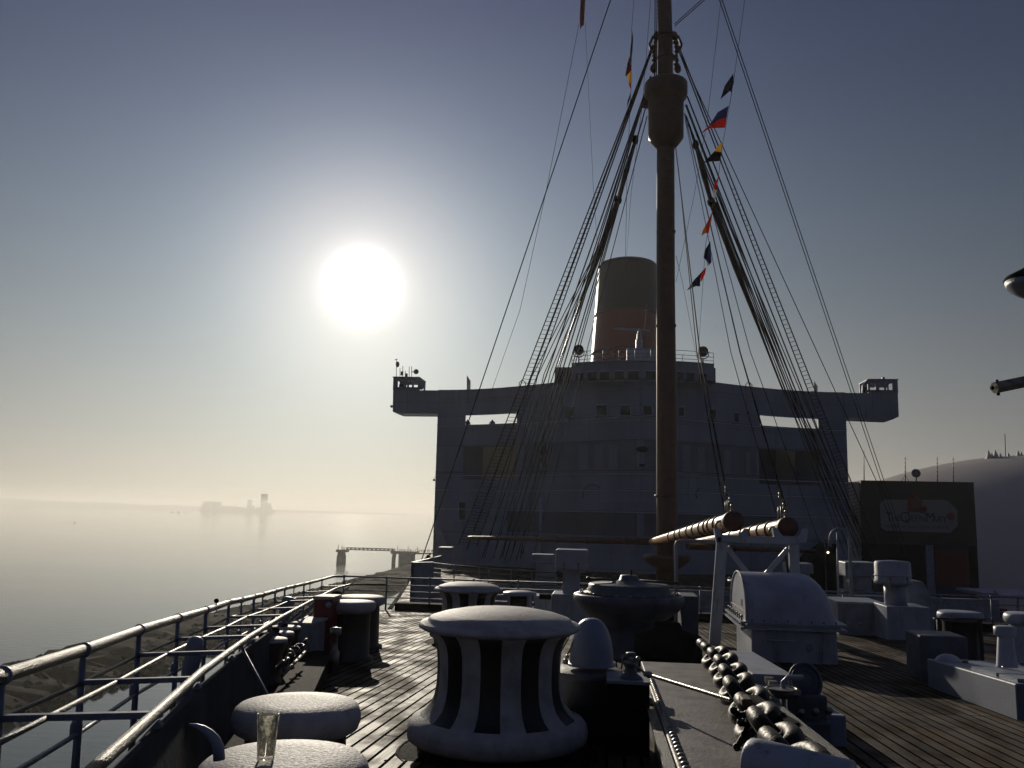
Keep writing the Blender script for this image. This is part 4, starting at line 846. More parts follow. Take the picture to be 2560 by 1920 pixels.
# ------------------------------------------------------------ fence across
def fence():
    Y = 20.; t = thing('fence', (0, Y, dz(Y)), 'thin six-bar metal fence crossing the whole deck', 'fence')
    zt = U(966, 1444, Y).z; zb = dz(Y)+.08; x0 = U(858, 1441, Y).x; x1 = 15.
    hs = [zt, zt-.165, zt-.31, zt-.455, zt-.60, zt-.745]
    for i, z in enumerate(hs):
        m = MB(); m.tube([(x0 if i == 0 else x0+.05, Y+.02, z), (x1, Y+.02, z)], .020 if i == 0 else .012, 8); m.build('rail', 'railgrey', t)
    x = U(860, 1450, Y).x; k = 0
    step = U(967, 1450, Y).x-x
    while x < 15:
        m = MB(); m.tube([(x, Y, zt+.02), (x, Y, zb-.1)], .022, 8); m.sphere((x, Y, zt), .034, seg=8, rings=6); m.sphere((x, Y, hs[3]), .030, seg=8, rings=6); m.build('stanchion', 'railgrey', t); x += step
    m = MB(); m.box(-4.9, 9.6, Y-.12, Y+.22, dz(Y)-.12, dz(Y)+.17); tag(m.build('coaming', 'blackmatt'), 'low dark sill along the foot of the six-bar fence', 'sill')
    # transverse breakwater with curved rail
    Y = 24.; zt = U(1028, 1406, Y).z; xl = U(1029, 1450, Y).x; xr = U(1082, 1410, Y).x
    t = thing('bulwark', (0, Y, dz(Y)), 'blue grey steel bulwark wall behind the fence with curved handrail', 'bulwark')
    m = MB(); m.prism([(xl, Y, 14), (xl, Y, zt), (xr, Y, zt+.03), (xr+.02, Y, zt-.4), (xr+.4, Y, dz(Y)+.55), (10, Y, dz(Y)+.55), (10, Y, 14)], (0, .12, 0)); m.build('plating', 'grey', t)
    m = MB(); pl = [U(1028, 1405, Y), U(1060, 1398, Y+8), U(1100, 1389, Y+18)]; m.prism([pl[0], pl[1], pl[2], pl[2]-Vector((0, 0, 3)), pl[0]-Vector((0, 0, 3))], (.08, .0, 0)); m.build('side_plating', 'grey', t)
    for k, (dy, r) in enumerate(((0, .022), (13, .014), (24, .014), (36, .012), (47, .012))):
        m = MB(); m.tube([U(1078, 1407+dy, Y+1), U(1130, 1413+dy, Y-.4), U(1215, 1421+dy, Y-1), U(1340, 1430+dy*.9, Y-1.4), U(1480, 1434+dy*.9, Y-1.5)], r, 6); m.build('curved_rail', 'rail', t)
    for x in (1135, 1200, 1222, 1278, 1330):
        m = MB(); m.tube([U(x, 1413+(x-1130)*.08, Y-.9), U(x, 1480, Y-.9)], .02, 6); m.build('stanchion', 'railgrey', t)
    # bird
    c = U(1071, 1392, 38); m = MB(); m.sphere(c, (.10, .09, .10), seg=12, rings=8); m.sphere(c+Vector((.07, 0, .13)), (.05, .05, .05), seg=10, rings=6); m.tube([c+Vector((.10, 0, .13)), c+Vector((.16, 0, .12))], [.018, .004], 6)
    m.tube([c+Vector((-.05, 0, -.02)), c+Vector((-.18, 0, -.10))], [.06, .02], 8); m.tube([c+Vector((.0, 0, -.08)), c+Vector((0, 0, -.2))], .01, 5)
    tag(m.build('bird', 'bird'), 'dark bird perched on the sloping bulwark top at the left', 'bird')
fence()
# ------------------------------------------------------------ left cluster: red post, fairlead rollers
def left_cluster():
    b = D(812, 1655); t = thing('red_post', (b.x, b.y, dz(b.y)), 'dark red square post with pale top beside the left rail', 'post')
    y = 9.7; x0 = U(785, 1500, y).x; x1 = U(832, 1500, y).x; zt = U(810, 1499, y).z
    m = MB(); m.box(x0, x1, y, y+.28, dz(y)-.02, zt); m.build('body', 'red', t, bevel=.01)
    m = MB(); m.box(x0-.012, x1+.012, y-.012, y+.30, zt, zt+.035); m.build('lid', 'white_wet', t, bevel=.008)
    m = MB(); c = U(822, 1512, y-.02); m.lathe([(0, .01), (.035, .01), (.035, 0)], c, 16, axis=(0, -1, 0)); m.build('round_plate', 'white', t)
    # roller fairlead
    t = thing('roller_fairlead', (-2.6, 7, dz(7)), 'black three-roller fairlead along the left deck edge', 'fairlead')
    m = MB(); 
    for (ya, yb, w) in ((4.5, 9.4, .34),):
        a, b_ = Ldeck(ya)+.2, Ldeck(yb)+.2
        m.prism([(a-w/2, ya, dz(ya)-.02), (a+w/2, ya, dz(ya)-.02), (b_+w/2, yb, dz(yb)-.02), (b_-w/2, yb, dz(yb)-.02)], (0, 0, .18))
    m.build('bed', 'blackmatt', t)
    for k, (px, py, Y) in enumerate(((668, 1598, 6.9), (690, 1582, 7.7), (712, 1568, 8.6))):
        c = U(px, py, Y); r = .165
        m = MB(); m.lathe([(r, dz(Y)+.1), (r*.8, dz(Y)+.16), (r*.75, c.z-.12), (r*1.0, c.z-.03), (r*.98, c.z-.01), (0, c.z)], (c.x, Y, 0), 32); ro = m.build('roller', 'black', t)
        m = MB(); m.lathe([(r*.99, c.z-.012), (r*.96, c.z+.004), (0, c.z+.008)], (c.x, Y, 0), 32); m.build('roller_cap', 'white_wet', ro)
        m = MB(); m.lathe([(.05, c.z), (.05, c.z+.035), (.03, c.z+.05), (0, c.z+.05)], (c.x-.02, Y, 0), 12); m.build('roller_pin', 'blackmatt', ro)
    m = MB(); a = U(705, 1690, 6.6); b_ = U(762, 1630, 8.0); m.tube([a, b_], .014, 8); m.build('guide_bar', 'rail', t)
    rnd = random.Random(4)
    for k in range(7):
        m = MB(); u = k/6; p = U(700+60*u, 1662-56*u, 6.4+1.6*u); m.ring(p, (rnd.uniform(-1, 1), rnd.uniform(-.3, .3), .6), .033, .014, 14, 6); m.build('chain_ring', 'rail', t)
    # chest with white lid behind
    Y = 9.2; x0 = U(735, 1558, Y).x; x1 = U(776, 1558, Y).x
    z1 = U(750, 1556, Y).z; m = MB(); m.box(x0, x1, Y, Y+.5, dz(Y), z1-.03); t = thing('deck_chest', (x0, Y, dz(Y)), 'small pale-lidded chest left of the red post', 'chest'); m.build('body', 'grey', t)
    m = MB(); m.box(x0-.03, x1+.03, Y-.02, Y+.54, z1-.03, z1); m.build('lid', 'white_wet', t, bevel=.008)
    # small clutter at foot of the red post
    m = MB(); c = D(834, 1680, .0); m.lathe([(.05, 0), (.05, .2), (.03, .22), (.03, .36), (.06, .38), (.06, .44), (0, .45)], c, 14); tag(m.build('deck_fitting', 'steel'), 'little steel deck fitting right of the red post', 'fitting')
    m = MB(); m.sphere(U(842, 1486, 11.8), (.09, .06, .05)); m.box(*sorted((U(825, 1492, 11.8).x, U(855, 1492, 11.8).x)), 11.7, 11.9, U(840, 1499, 11.8).z, U(840, 1494, 11.8).z); 
    m.tube([U(840, 1498, 11.8), Vector((U(840, 1498, 11.8).x, 11.8, dz(11.8)))], .04, 8); tag(m.build('fairlead_horn', 'blackmatt'), 'small black horned fitting above the red post', 'fitting')
left_cluster()
# ------------------------------------------------------------ windlass, dome vent, chain gear
def windlass():
    Y = 11.9; c = U(1572, 1640, Y); base = Vector((c.x, Y, dz(Y))); t = thing('windlass', base, 'huge round dark grey anchor windlass behind the capstan', 'windlass')
    z = lambda py: U(1572, py, Y).z-dz(Y)
    m = MB(); m.lathe([(.62, 0), (.6, .08), (.42, .12), (.40, .42), (.55, .52), (.66, .60), (.70, z(1512)), (.74, z(1500)), (.74, z(1488)), (.70, z(1484))], base, 56); m.build('drum', 'greydark', t)
    m = MB(); m.lathe([(.70, z(1484)), (.56, z(1481)), (.56, z(1474)), (.54, z(1470)), (.54, z(1462)), (.50, z(1459)), (.25, z(1457)), (.20, z(1452)), (.13, z(1450)), (.11, z(1438)), (0, z(1437))], base, 48); m.build('crown', 'greydark', t)
    m = MB(); m.tube([U(1470, 1447, Y-.1), U(1545, 1450, Y)], .018, 8); m.tube([U(1600, 1452, Y), U(1702, 1459, Y-.1)], .018, 8); m.sphere(U(1470, 1447, Y-.1), .03, seg=8, rings=6); m.tube([U(1578, 1440, Y), U(1578, 1424, Y)], .014, 6); m.build('capstan_bar', 'rail', t)
    m = MB(); 
    for k in range(24): a = k*math.pi/12; m.lathe([(.02, 0), (.02, .02), (0, .024)], base+Vector((.64*math.cos(a), .64*math.sin(a), z(1483))), 6)
    m.build('bolt_ring', 'steel', t)
    m = MB(); a = U(1700, 1489, Y+.1).x; b = U(1742, 1489, Y+.1).x; zt = U(1720, 1489, Y).z; m.box(a, b, Y-.1, Y+.5, dz(Y), zt); m.build('side_box', 'greydark', t, bevel=.01)
    m = MB(); m.lathe([(.42, 0), (.40, .35), (.18, .42), (.15, .5), (0, .5)], (U(1668, 1600, Y-.9).x, Y-1., dz(Y-1)), 24); m.build('brake_housing', 'blackmatt', t)
    # blue dome vent on round plinth
    p = U(1464, 1672, 6.1); t = thing('domed_ventilator', (p.x, 6.1, dz(6.1)), 'blue grey bullet-shaped dome on a round pedestal right of the big capstan', 'ventilator')
    m = MB(); m.lathe([(.235, 0), (.225, p.z-dz(6.1)-.05), (.25, p.z-dz(6.1)-.045), (.25, p.z-dz(6.1)-.008), (.235, p.z-dz(6.1)), (0, p.z-dz(6.1))], (p.x, 6.1, dz(6.1)), 40); m.build('pedestal', 'greydark', t)
    q = U(1478, 1662, 6.1); m = MB(); hh = .31
    m.lathe([(.168, 0), (.168, .012), (.152, .014)]+[(.150*math.cos(a)**.75, .02+.29*math.sin(a)) for a in [R(6*i) for i in range(15)]]+[(0, .31)], (q.x, 6.1, q.z), 40); d = m.build('dome', 'blue', t)
    m = MB(); pts = []
    for k in range(9): a = R(15+k*11); pts.append((q.x-.158*math.cos(a)*.95, 6.1-.06, q.z+.02+.27*math.sin(a)*.9))
    m.tube(pts, .005, 6); m.sphere((q.x-.16, 6.02, q.z+.06), .014, seg=8, rings=6); m.sphere((q.x-.17, 6.0, q.z+.03), .02, seg=8, rings=6); m.build('cable', 'steel', d)
windlass()
def chain_gear():
    # riveted chain bed
    ya, yb = 1.6, 8.2; xl, xr = .29, 1.02
    t = thing('chain_bed', (xl, ya, dz(ya)), 'raised riveted steel bed under the anchor chain', 'chain bed')
    h = .33
    m = MB(); m.prism([(xl, ya, dz(ya)-.02), (xr, ya, dz(ya)-.02), (xr, yb, dz(yb)-.02), (xl, yb, dz(yb)-.02)], (0, 0, h)); m.build('plate', 'plate', t, bevel=.01)
    m = MB()
    m.bar((xl-.035, 3.0, dz(3)+h-.02), (xl-.035, 5.4, dz(5.4)+h-.02), .05, .018); m.bar((xl-.035, 5.62, dz(5.62)+h-.02), (xl-.035, 6.2, dz(6.2)+h-.02), .05, .018)
    m.bar((xr-.0, 2.0, dz(2)+h+.006), (xr-.0, yb, dz(yb)+h+.006), .05, .016); m.build('edge_strip', 'rail', t)
    for x in (xl+.035, xr-.045):
        y = 2.9
        while y < 6.9: m = MB(); m.sphere((x, y, dz(y)+h-.018), (.021, .021, .017), seg=8, rings=5, half=True); m.build('rivet', 'steel', t); y += .087
    # anchor chain of stud links
    t = thing('anchor_chain', (.75, 5, dz(5)+h), 'heavy dark anchor chain lying along the raised bed', 'anchor chain')
    path = [(.68, 2.75), (.67, 3.2), (.67, 3.7), (.70, 4.3), (.74, 5.), (.80, 5.8), (.84, 6.6), (.87, 7.3), (.87, 8.0)]
    def pt(s):
        i = min(int(s), len(path)-2); u = s-i; a, b = path[i], path[i+1]; return Vector((a[0]+(b[0]-a[0])*u, a[1]+(b[1]-a[1])*u, 0))
    rnd = random.Random(11); Ll, Ww, rb = .39, .225, .039
    n = 20; link = None
    for k in range(n):
        s = (len(path)-1)*k/(n-1)*.999; p = pt(s); p2 = pt(min(s+.3, len(path)-1.01)); d = (p2-p).normalized()
        dzz = (dz(p.y+.1)-dz(p.y-.1))/.2; d = Vector((d.x, d.y, dzz*d.y)).normalized()
        lean = R(38) if k % 2 else R(-46); lean += rnd.uniform(-.12, .12)
        side = d.cross(Vector((0, 0, 1))).normalized(); up = side.cross(d)
        a = side*math.cos(lean)+up*math.sin(lean)
        c = Vector((p.x+rnd.uniform(-.015, .015), p.y, dz(p.y)+h+.115+0))
        lean += .25*math.sin(k*1.7)
        if link is None:
            m = MB(); pts = []
            for q in range(28):
                th = 2*math.pi*q/28; cx_, sy_ = math.cos(th), math.sin(th)
                pts.append(Vector(((Ll/2-rb)*math.copysign(abs(cx_)**.75, cx_), (Ww/2-rb*.6)*math.copysign(abs(sy_)**.8, sy_), 0)))
            m.tube(pts, rb, 12, closed=True); m.tube([(0, -(Ww/2-rb), 0), (0, 0, 0), (0, Ww/2-rb, 0)], [.034, .022, .034], 8)
            me = m.build('link', 'chain', fix=False); me.location = (0, 0, 0)
            # re-centre mesh at its own middle
            zmin = min(v.z for v in m.v)
            for v in me.data.vertices: v.co.z += zmin
            link = me; o = me
        else:
            o = link.copy(); COL.objects.link(o)
        o.parent = t; nrm = d.cross(a).normalized(); a = nrm.cross(d).normalized()
        R3 = Matrix((d, a, nrm)).transposed()
        o.matrix_local = Matrix.Translation(c-Vector(t.location)) @ R3.to_4x4()
    # pedestal with hand gear and threaded rod
    Y = 5.62; x0 = U(1518, 1705, Y).x; x1 = U(1624, 1705, Y).x; zt = U(1570, 1706, Y).z
    t = thing('chain_stopper', (x0, Y, dz(Y)), 'black pedestal with threaded screw rod reaching over the anchor chain', 'chain stopper')
    m = MB(); m.box(x0+.015, x1-.0, Y+.0, Y+.28, dz(Y)-.02, zt-.01); m.box(x0, x0+.05, Y-.01, Y+.02, dz(Y), zt-.01); m.build('pedestal', 'blackmatt', t)
    m = MB(); m.box(x0-.005, x1+.005, Y-.015, Y+.31, zt-.01, zt+.008); m.build('top_plate', 'grey', t)
    c = Vector((U(1577, 1700, Y+.1).x, Y+.1, zt+.005)); m = MB()
    m.lathe([(.075, 0), (.07, .012), (.04, .035), (.033, .06), (.04, .075), (.05, .09), (.048, .11), (.03, .118), (.032, .15), (.03, .16), (0, .162)], c, 24); m.build('screw_post', 'greydark', t)
    m = MB(); 
    for a in (0, 1.6, 3.2, 4.7): m.sphere(c+Vector((.045*math.cos(a), .045*math.sin(a), .125)), .016, seg=8, rings=6)
    m.tube([c+Vector((-.05, 0, .13)), c+Vector((-.06, -.02, .06))], .006, 6); m.build('lugs', 'steel', t)
    a = U(1613, 1684, 5.6); b = U(1852, 1758, 4.35); m = MB(); n = 70; m.tube([a.lerp(b, .10).lerp(b, k/n*.93) for k in range(n)], [.0125 if k % 2 else .0085 for k in range(n)], 8); m.build('threaded_rod', 'steel', t)
    m = MB(); m.lathe([(0, 0), (.016, 0), (.018, .01), (.018, .06), (.021, .065), (.021, .08), (0, .08)], a, 16, axis=(b-a).normalized()); m.build('rod_end', 'steel', t)
    m = MB(); m.tube([a+Vector((-.13, .05, .06)), a+Vector((-.06, .02, .05)), a], .007, 6); m.build('link_rod', 'steel', t)
    # claw and lever lying on the chain
    t = thing('chain_claw', U(1870, 1780, 4.2), 'forked steel claw hooked over the chain at the rod end', 'chain claw')
    Y = 4.25; m = MB(); m.box(*sorted((U(1855, 1755, Y).x, U(1882, 1755, Y).x)), Y, Y+.12, U(1860, 1768, Y).z, U(1860, 1748, Y).z); m.build('block', 'rust', t, bevel=.008)
    for pts, w in ((((1888, 1776), (1874, 1800), (1862, 1835), (1842, 1868)), .010), (((1834, 1776), (1845, 1788), (1868, 1786), (1886, 1776)), .008), (((1880, 1808), (1868, 1812), (1852, 1806)), .008)):
        m = MB(); P_ = [U(x, y, 4.1) for x, y in pts]
        for i in range(len(P_)-1): m.bar(P_[i], P_[i+1], .026, .014, up=(0, 1, 0))
        for q in P_: m.lathe([(.0, -.007), (.017, -.007), (.017, .007), (0, .007)], q, 12, axis=(0, -1, 0))
        m.build('lever', 'rail', t)
    m = MB(); m.bar(U(1880, 1750, 4.6), U(1985, 1822, 4.0), .05, .05); m.build('beam', 'blackmatt', t)
    # pale roller drum at bottom of frame
    p = U(1884, 1905, 2.75); d = Vector((.9, -.55, -.05)).normalized(); t = thing('pale_roller', p, 'white cylinder with blue end lying beside the chain at the bottom edge', 'roller')
    m = MB(); m.lathe([(0, -.02), (.055, -.02), (.066, -.01), (.069, .02), (.069, .28), (0, .28)], p, 32, axis=d); m.build('cylinder', 'white', t)
    m = MB(); m.lathe([(0, -.026), (.042, -.026), (.042, -.018)], p, 24, axis=d); m.build('end_disc', 'blue', t)
    # stepped deck box right of the chain
    t = thing('stepped_hatch', (1.2, 7.4, dz(7.4)), 'low stepped grey deck box between the chain and the wheel winch', 'deck box')
    for i, (xa, xb, ya, yb, hh) in enumerate(((1.06, 1.60, 6.3, 9.3, .22), (1.10, 1.52, 6.6, 9.3, .30), (1.12, 1.45, 7.2, 9.2, .37))):
        m = MB(); m.prism([(xa, ya, dz(ya)-.02), (xb, ya, dz(ya)-.02), (xb, yb, dz(yb)-.02), (xa, yb, dz(yb)-.02)], (0, 0, hh)); m.build('step', 'grey', t, bevel=.012)
    m = MB(); 
    for y in (6.9, 7.05): m.box(1.2, 1.26, y, y+.05, dz(7)+.29, dz(7)+.34)
    m.build('hinge', 'steel', t)
chain_gear()
def wheel_winch():
    Y = 6.3; c = U(1998, 1700, Y); t = thing('wheel_winch', (c.x, Y, dz(Y)), 'small grey brake winch with a round hand wheel beside the chain', 'winch')
    m = MB(); m.box(c.x-.17, c.x+.17, Y-.15, Y+.25, dz(Y)-.01, dz(Y)+.18); m.box(c.x-.10, c.x+.16, Y-.1, Y+.2, dz(Y)+.17, c.z-.08); m.build('body', 'greydark', t, bevel=.015)
    m = MB(); m.ring(c+Vector((.03, -.05, 0)), (.35, -1, .25), .118, .010, 36, 8); m.ring(c+Vector((.03, -.05, 0)), (.35, -1, .25), .075, .006, 28, 6)
    m.lathe([(0, 0), (.11, 0), (.11, .01), (0, .01)], c+Vector((.035, -.035, 0)), 32, axis=(.35, -1, .25)); m.build('hand_wheel', 'greydark', t)
    for k in range(4):
        m = MB(); a = c+Vector((-.12+.09*k, -.16, -.20+.01*k)); m.lathe([(.022, 0), (.022, .05), (.014, .06), (0, .06)], a, 10, axis=(0, -1, .5)); m.build('knob', 'steel', t)
    p = U(1958, 1705, 6.0); m = MB(); m.tube([Vector((p.x, 6.0, dz(6)+.12)), p+Vector((0, 0, -.10)), p, p+Vector((.03, 0, .03)), p+Vector((.13, .02, .03))], .016, 10); m.build('pipe', 'white', t)
    q = U(1955, 1722, 5.95); m = MB(); m.ring(q, (0, 0, 1), .095, .008, 28, 6); m.lathe([(.03, -.06), (.07, -.04), (.095, 0)], q, 24); m.build('bowl', 'steel', t)
    m = MB(); m.box(c.x-.16, c.x-.02, Y-.16, Y-.02, c.z-.07, c.z-.045); m.build('bracket', 'grey', t)
wheel_winch()
def tank():
    Y = 12.5; hy = .70
    xl = U(1860, 1600, Y-hy).x; xr = U(2108, 1600, Y-hy).x; zb = dz(Y); zf = U(1860, 1553, Y-hy).z; r = .55
    t = thing('winch_housing', ((xl+xr)/2, Y, zb), 'large white rounded winch housing with bolted flange in front of the crutch', 'housing')
    m = MB(); m.box(xl+.10, xr-.07, Y-hy, Y+hy, zb-.06, zf-.09); m.build('lower_box', 'white', t, bevel=.03)
    m = MB(); m.box(xl-.05, xr+.04, Y-hy-.08, Y+hy+.08, zf-.09, zf-.065); m.box(xl-.05, xr+.04, Y-hy-.08, Y+hy+.08, zf-.02, zf+.005); m.box(xl+.05, xr-.03, Y-hy-.03, Y+hy+.03, zf-.07, zf-.015); m.build('flange', 'white', t)
    m = MB()
    for k in range(7):
        y = Y-hy+.05+.2*k; m.lathe([(.012, -.12), (.012, .05), (.02, .05), (.02, .075), (0, .078)], (xl-.015, y, zf), 8); m.lathe([(.022, -.11), (.022, -.09)], (xl-.015, y, zf), 8)
    for k in range(10):
        m.lathe([(.014, 0), (.014, .03), (0, .033)], (xl+.1+.15*k, Y-hy-.05, zf+.005), 8)
    m.build('bolt_row', 'steel', t)
    # barrel cover: rounded-end half cylinder
    m = MB(); seg = 18; secs = []; L_ = xr-xl; N_ = 26
    for i in range(N_+1):
        u = i/N_; x = xl+.04+(L_-.06)*u
        tt = max(0, (u-.66)/.34); k = math.sqrt(max(0.0, 1-tt**2.2))
        secs.append([(x, Y-(hy*(.6+.4*k))*math.cos(math.pi*j/seg), zf+.005+(.04+r*k*math.sin(math.pi*j/seg)**.8) if 0 < j < seg else zf+.0) for j in range(seg+1)])
    vs = [v for s_ in secs for v in s_]; k = seg+1
    m.add(vs, [(i*k+j, i*k+j+1, (i+1)*k+j+1, (i+1)*k+j) for i in range(N_) for j in range(seg)], 0, True)
    m.add(secs[0], [tuple(range(k))]); m.add(secs[-1], [tuple(range(k))[::-1]]); m.build('cover', 'white', t)
    m = MB(); m.tube([Vector(v)+Vector((-.004, 0, 0)) for v in secs[0]], .014, 6); m.build('cover_rim', 'white_wet', t)
    m = MB(); m.box(xl+.025, xl+.05, Y-hy-.02, Y+hy+.02, zf+.10, zf+.115); m.build('end_strip', 'white_wet', t)
    fc = bpy.data.curves.new('marking', 'FONT'); fc.body = 'CK'; fc.size = .12; fc.extrude = .001; fo = text_mesh('marking', fc, 'black')
    fo.parent = t; fo.rotation_euler = (R(90), 0, R(-90)); fo.location = (xl+.034-(xl+xr)/2, -.22, zf+.16-zb)
    for x in (xl+.45, xl+1.0):
        m = MB(); m.box(x-.012, x+.012, Y-hy-.025, Y-hy+.01, zb, zf-.09); m.build('stiffener', 'white', t)
    m = MB(); m.tube([(xl+.30, Y-hy-.02, zf-.22), (xl+.30, Y-hy-.07, zf-.22), (xl+.62, Y-hy-.07, zf-.22), (xl+.62, Y-hy-.02, zf-.22)], .011, 8); m.build('grab_rail', 'white', t)
    m = MB(); m.lathe([(.05, 0), (.05, .012), (.035, .02), (0, .02)], (xl+.82, Y-hy-.0, zf-.30), 16, axis=(0, -1, 0)); m.build('inspection_plate', 'grey', t)
    # round hatch behind on top
    c = U(1872, 1456, Y+hy+.2); m = MB(); m.lathe([(.26, -.35), (.26, 0), (.31, .0), (.31, .03), (.27, .04), (.1, .06), (0, .06)], c, 28)
    for q in range(12): a = q*math.pi/6; m.lathe([(.014, .02), (.014, .06), (0, .065)], c+Vector((.29*math.cos(a), .29*math.sin(a), 0)), 6)
    m.build('round_hatch', 'grey', t)
tank()
# ------------------------------------------------------------ ventilators and other deck houses
VG = 'box-headed deck ventilators'
def vent(Y, head, neck, base, label, round_=False, m_='white'):
    hx0, hx1, hy0, hy1 = head; t = thing('ventilator', (U((hx0+hx1)/2, hy1, Y).x, Y, dz(Y)), label, 'ventilator', VG)
    a, b = U(hx0, hy1, Y), U(hx1, hy0, Y); w = (b.x-a.x)/2; cx_ = (a.x+b.x)/2
    z1 = U((hx0+hx1)/2, hy0, Y).z; z0 = U((hx0+hx1)/2, hy1, Y).z
    m = MB()
    if round_: m.lathe([(w*.9, z0), (w*1.02, z0+.015), (w*1.03, z0+.05), (w*.97, z0+.08), (w*.97, z1-.03), (w*.9, z1), (0, z1+.02)], (cx_, Y, 0), 32)
    else: m.box(a.x, b.x, Y-w, Y+w, z0, z1)
    m.build('head', m_, t, bevel=0 if round_ else .03)
    if Y < 20:
        m = MB()
        if round_: m.ring((cx_, Y, z0+.16), (0, 0, 1), w*.985, .012, 32, 6)
        else: m.box(a.x-.012, b.x+.012, Y-w-.012, Y+w+.012, z0+.05, z0+.075)
        m.build('band', m_, t)
        for k in (-1, 1):
            m = MB(); m.tube([(cx_+k*w*.45, Y-w*.9, z0-.03), (cx_+k*w*.45, Y-w*.98-.02, z0+.02), (cx_+k*w*.45, Y-w*.98-.02, z0+.12)], .012, 6); m.sphere((cx_+k*w*.45, Y-w*.98-.02, z0+.13), .022, seg=8, rings=6); m.build('clamp', 'steel', t)
    nx0, nx1, ny1 = neck; m = MB(); c = (U(nx0, ny1, Y).x+U(nx1, ny1, Y).x)/2; r = (U(nx1, ny1, Y).x-U(nx0, ny1, Y).x)/2
    m.lathe([(r, U(nx0, ny1, Y).z-.02), (r, z0+.01)], (c, Y, 0), 24) if round_ else m.box(c-r, c+r, Y-r, Y+r, U(nx0, ny1, Y).z-.02, z0+.01); m.build('neck', m_, t)
    bx0, bx1, by0 = base; p, q = U(bx0, by0, Y-.1).x, U(bx1, by0, Y-.1).x; m = MB(); m.box(p, q, Y-.35, Y+.45, dz(Y)-.02, U(bx0, by0, Y-.1).z); m.build('base', m_, t, bevel=.015)
    return t
vent(17.5, (1390, 1470, 1373, 1424), (1408, 1449, 1482), (1382, 1472, 1482), 'white square-headed ventilator left of the windlass')
vent(27., (1331, 1386, 1385, 1408), (1341, 1390, 1440), (1338, 1392, 1445), 'grey wide-topped ventilator just left of the square-headed one', m_='grey')
vent(16.9, (2187, 2276, 1403, 1460), (2212, 2268, 1512), (2206, 2312, 1512), 'white round-headed ventilator at the right in front of the sign building', True)
vent(27., (1962, 2026, 1407, 1432), (1972, 2020, 1470), (1968, 2024, 1475), 'faint grey ventilator behind the right leg of the crutch', m_='grey')
vent(27., (2104, 2182, 1404, 1440), (2116, 2172, 1470), (2108, 2180, 1475), 'faint grey ventilator left of the round-headed one', m_='grey')
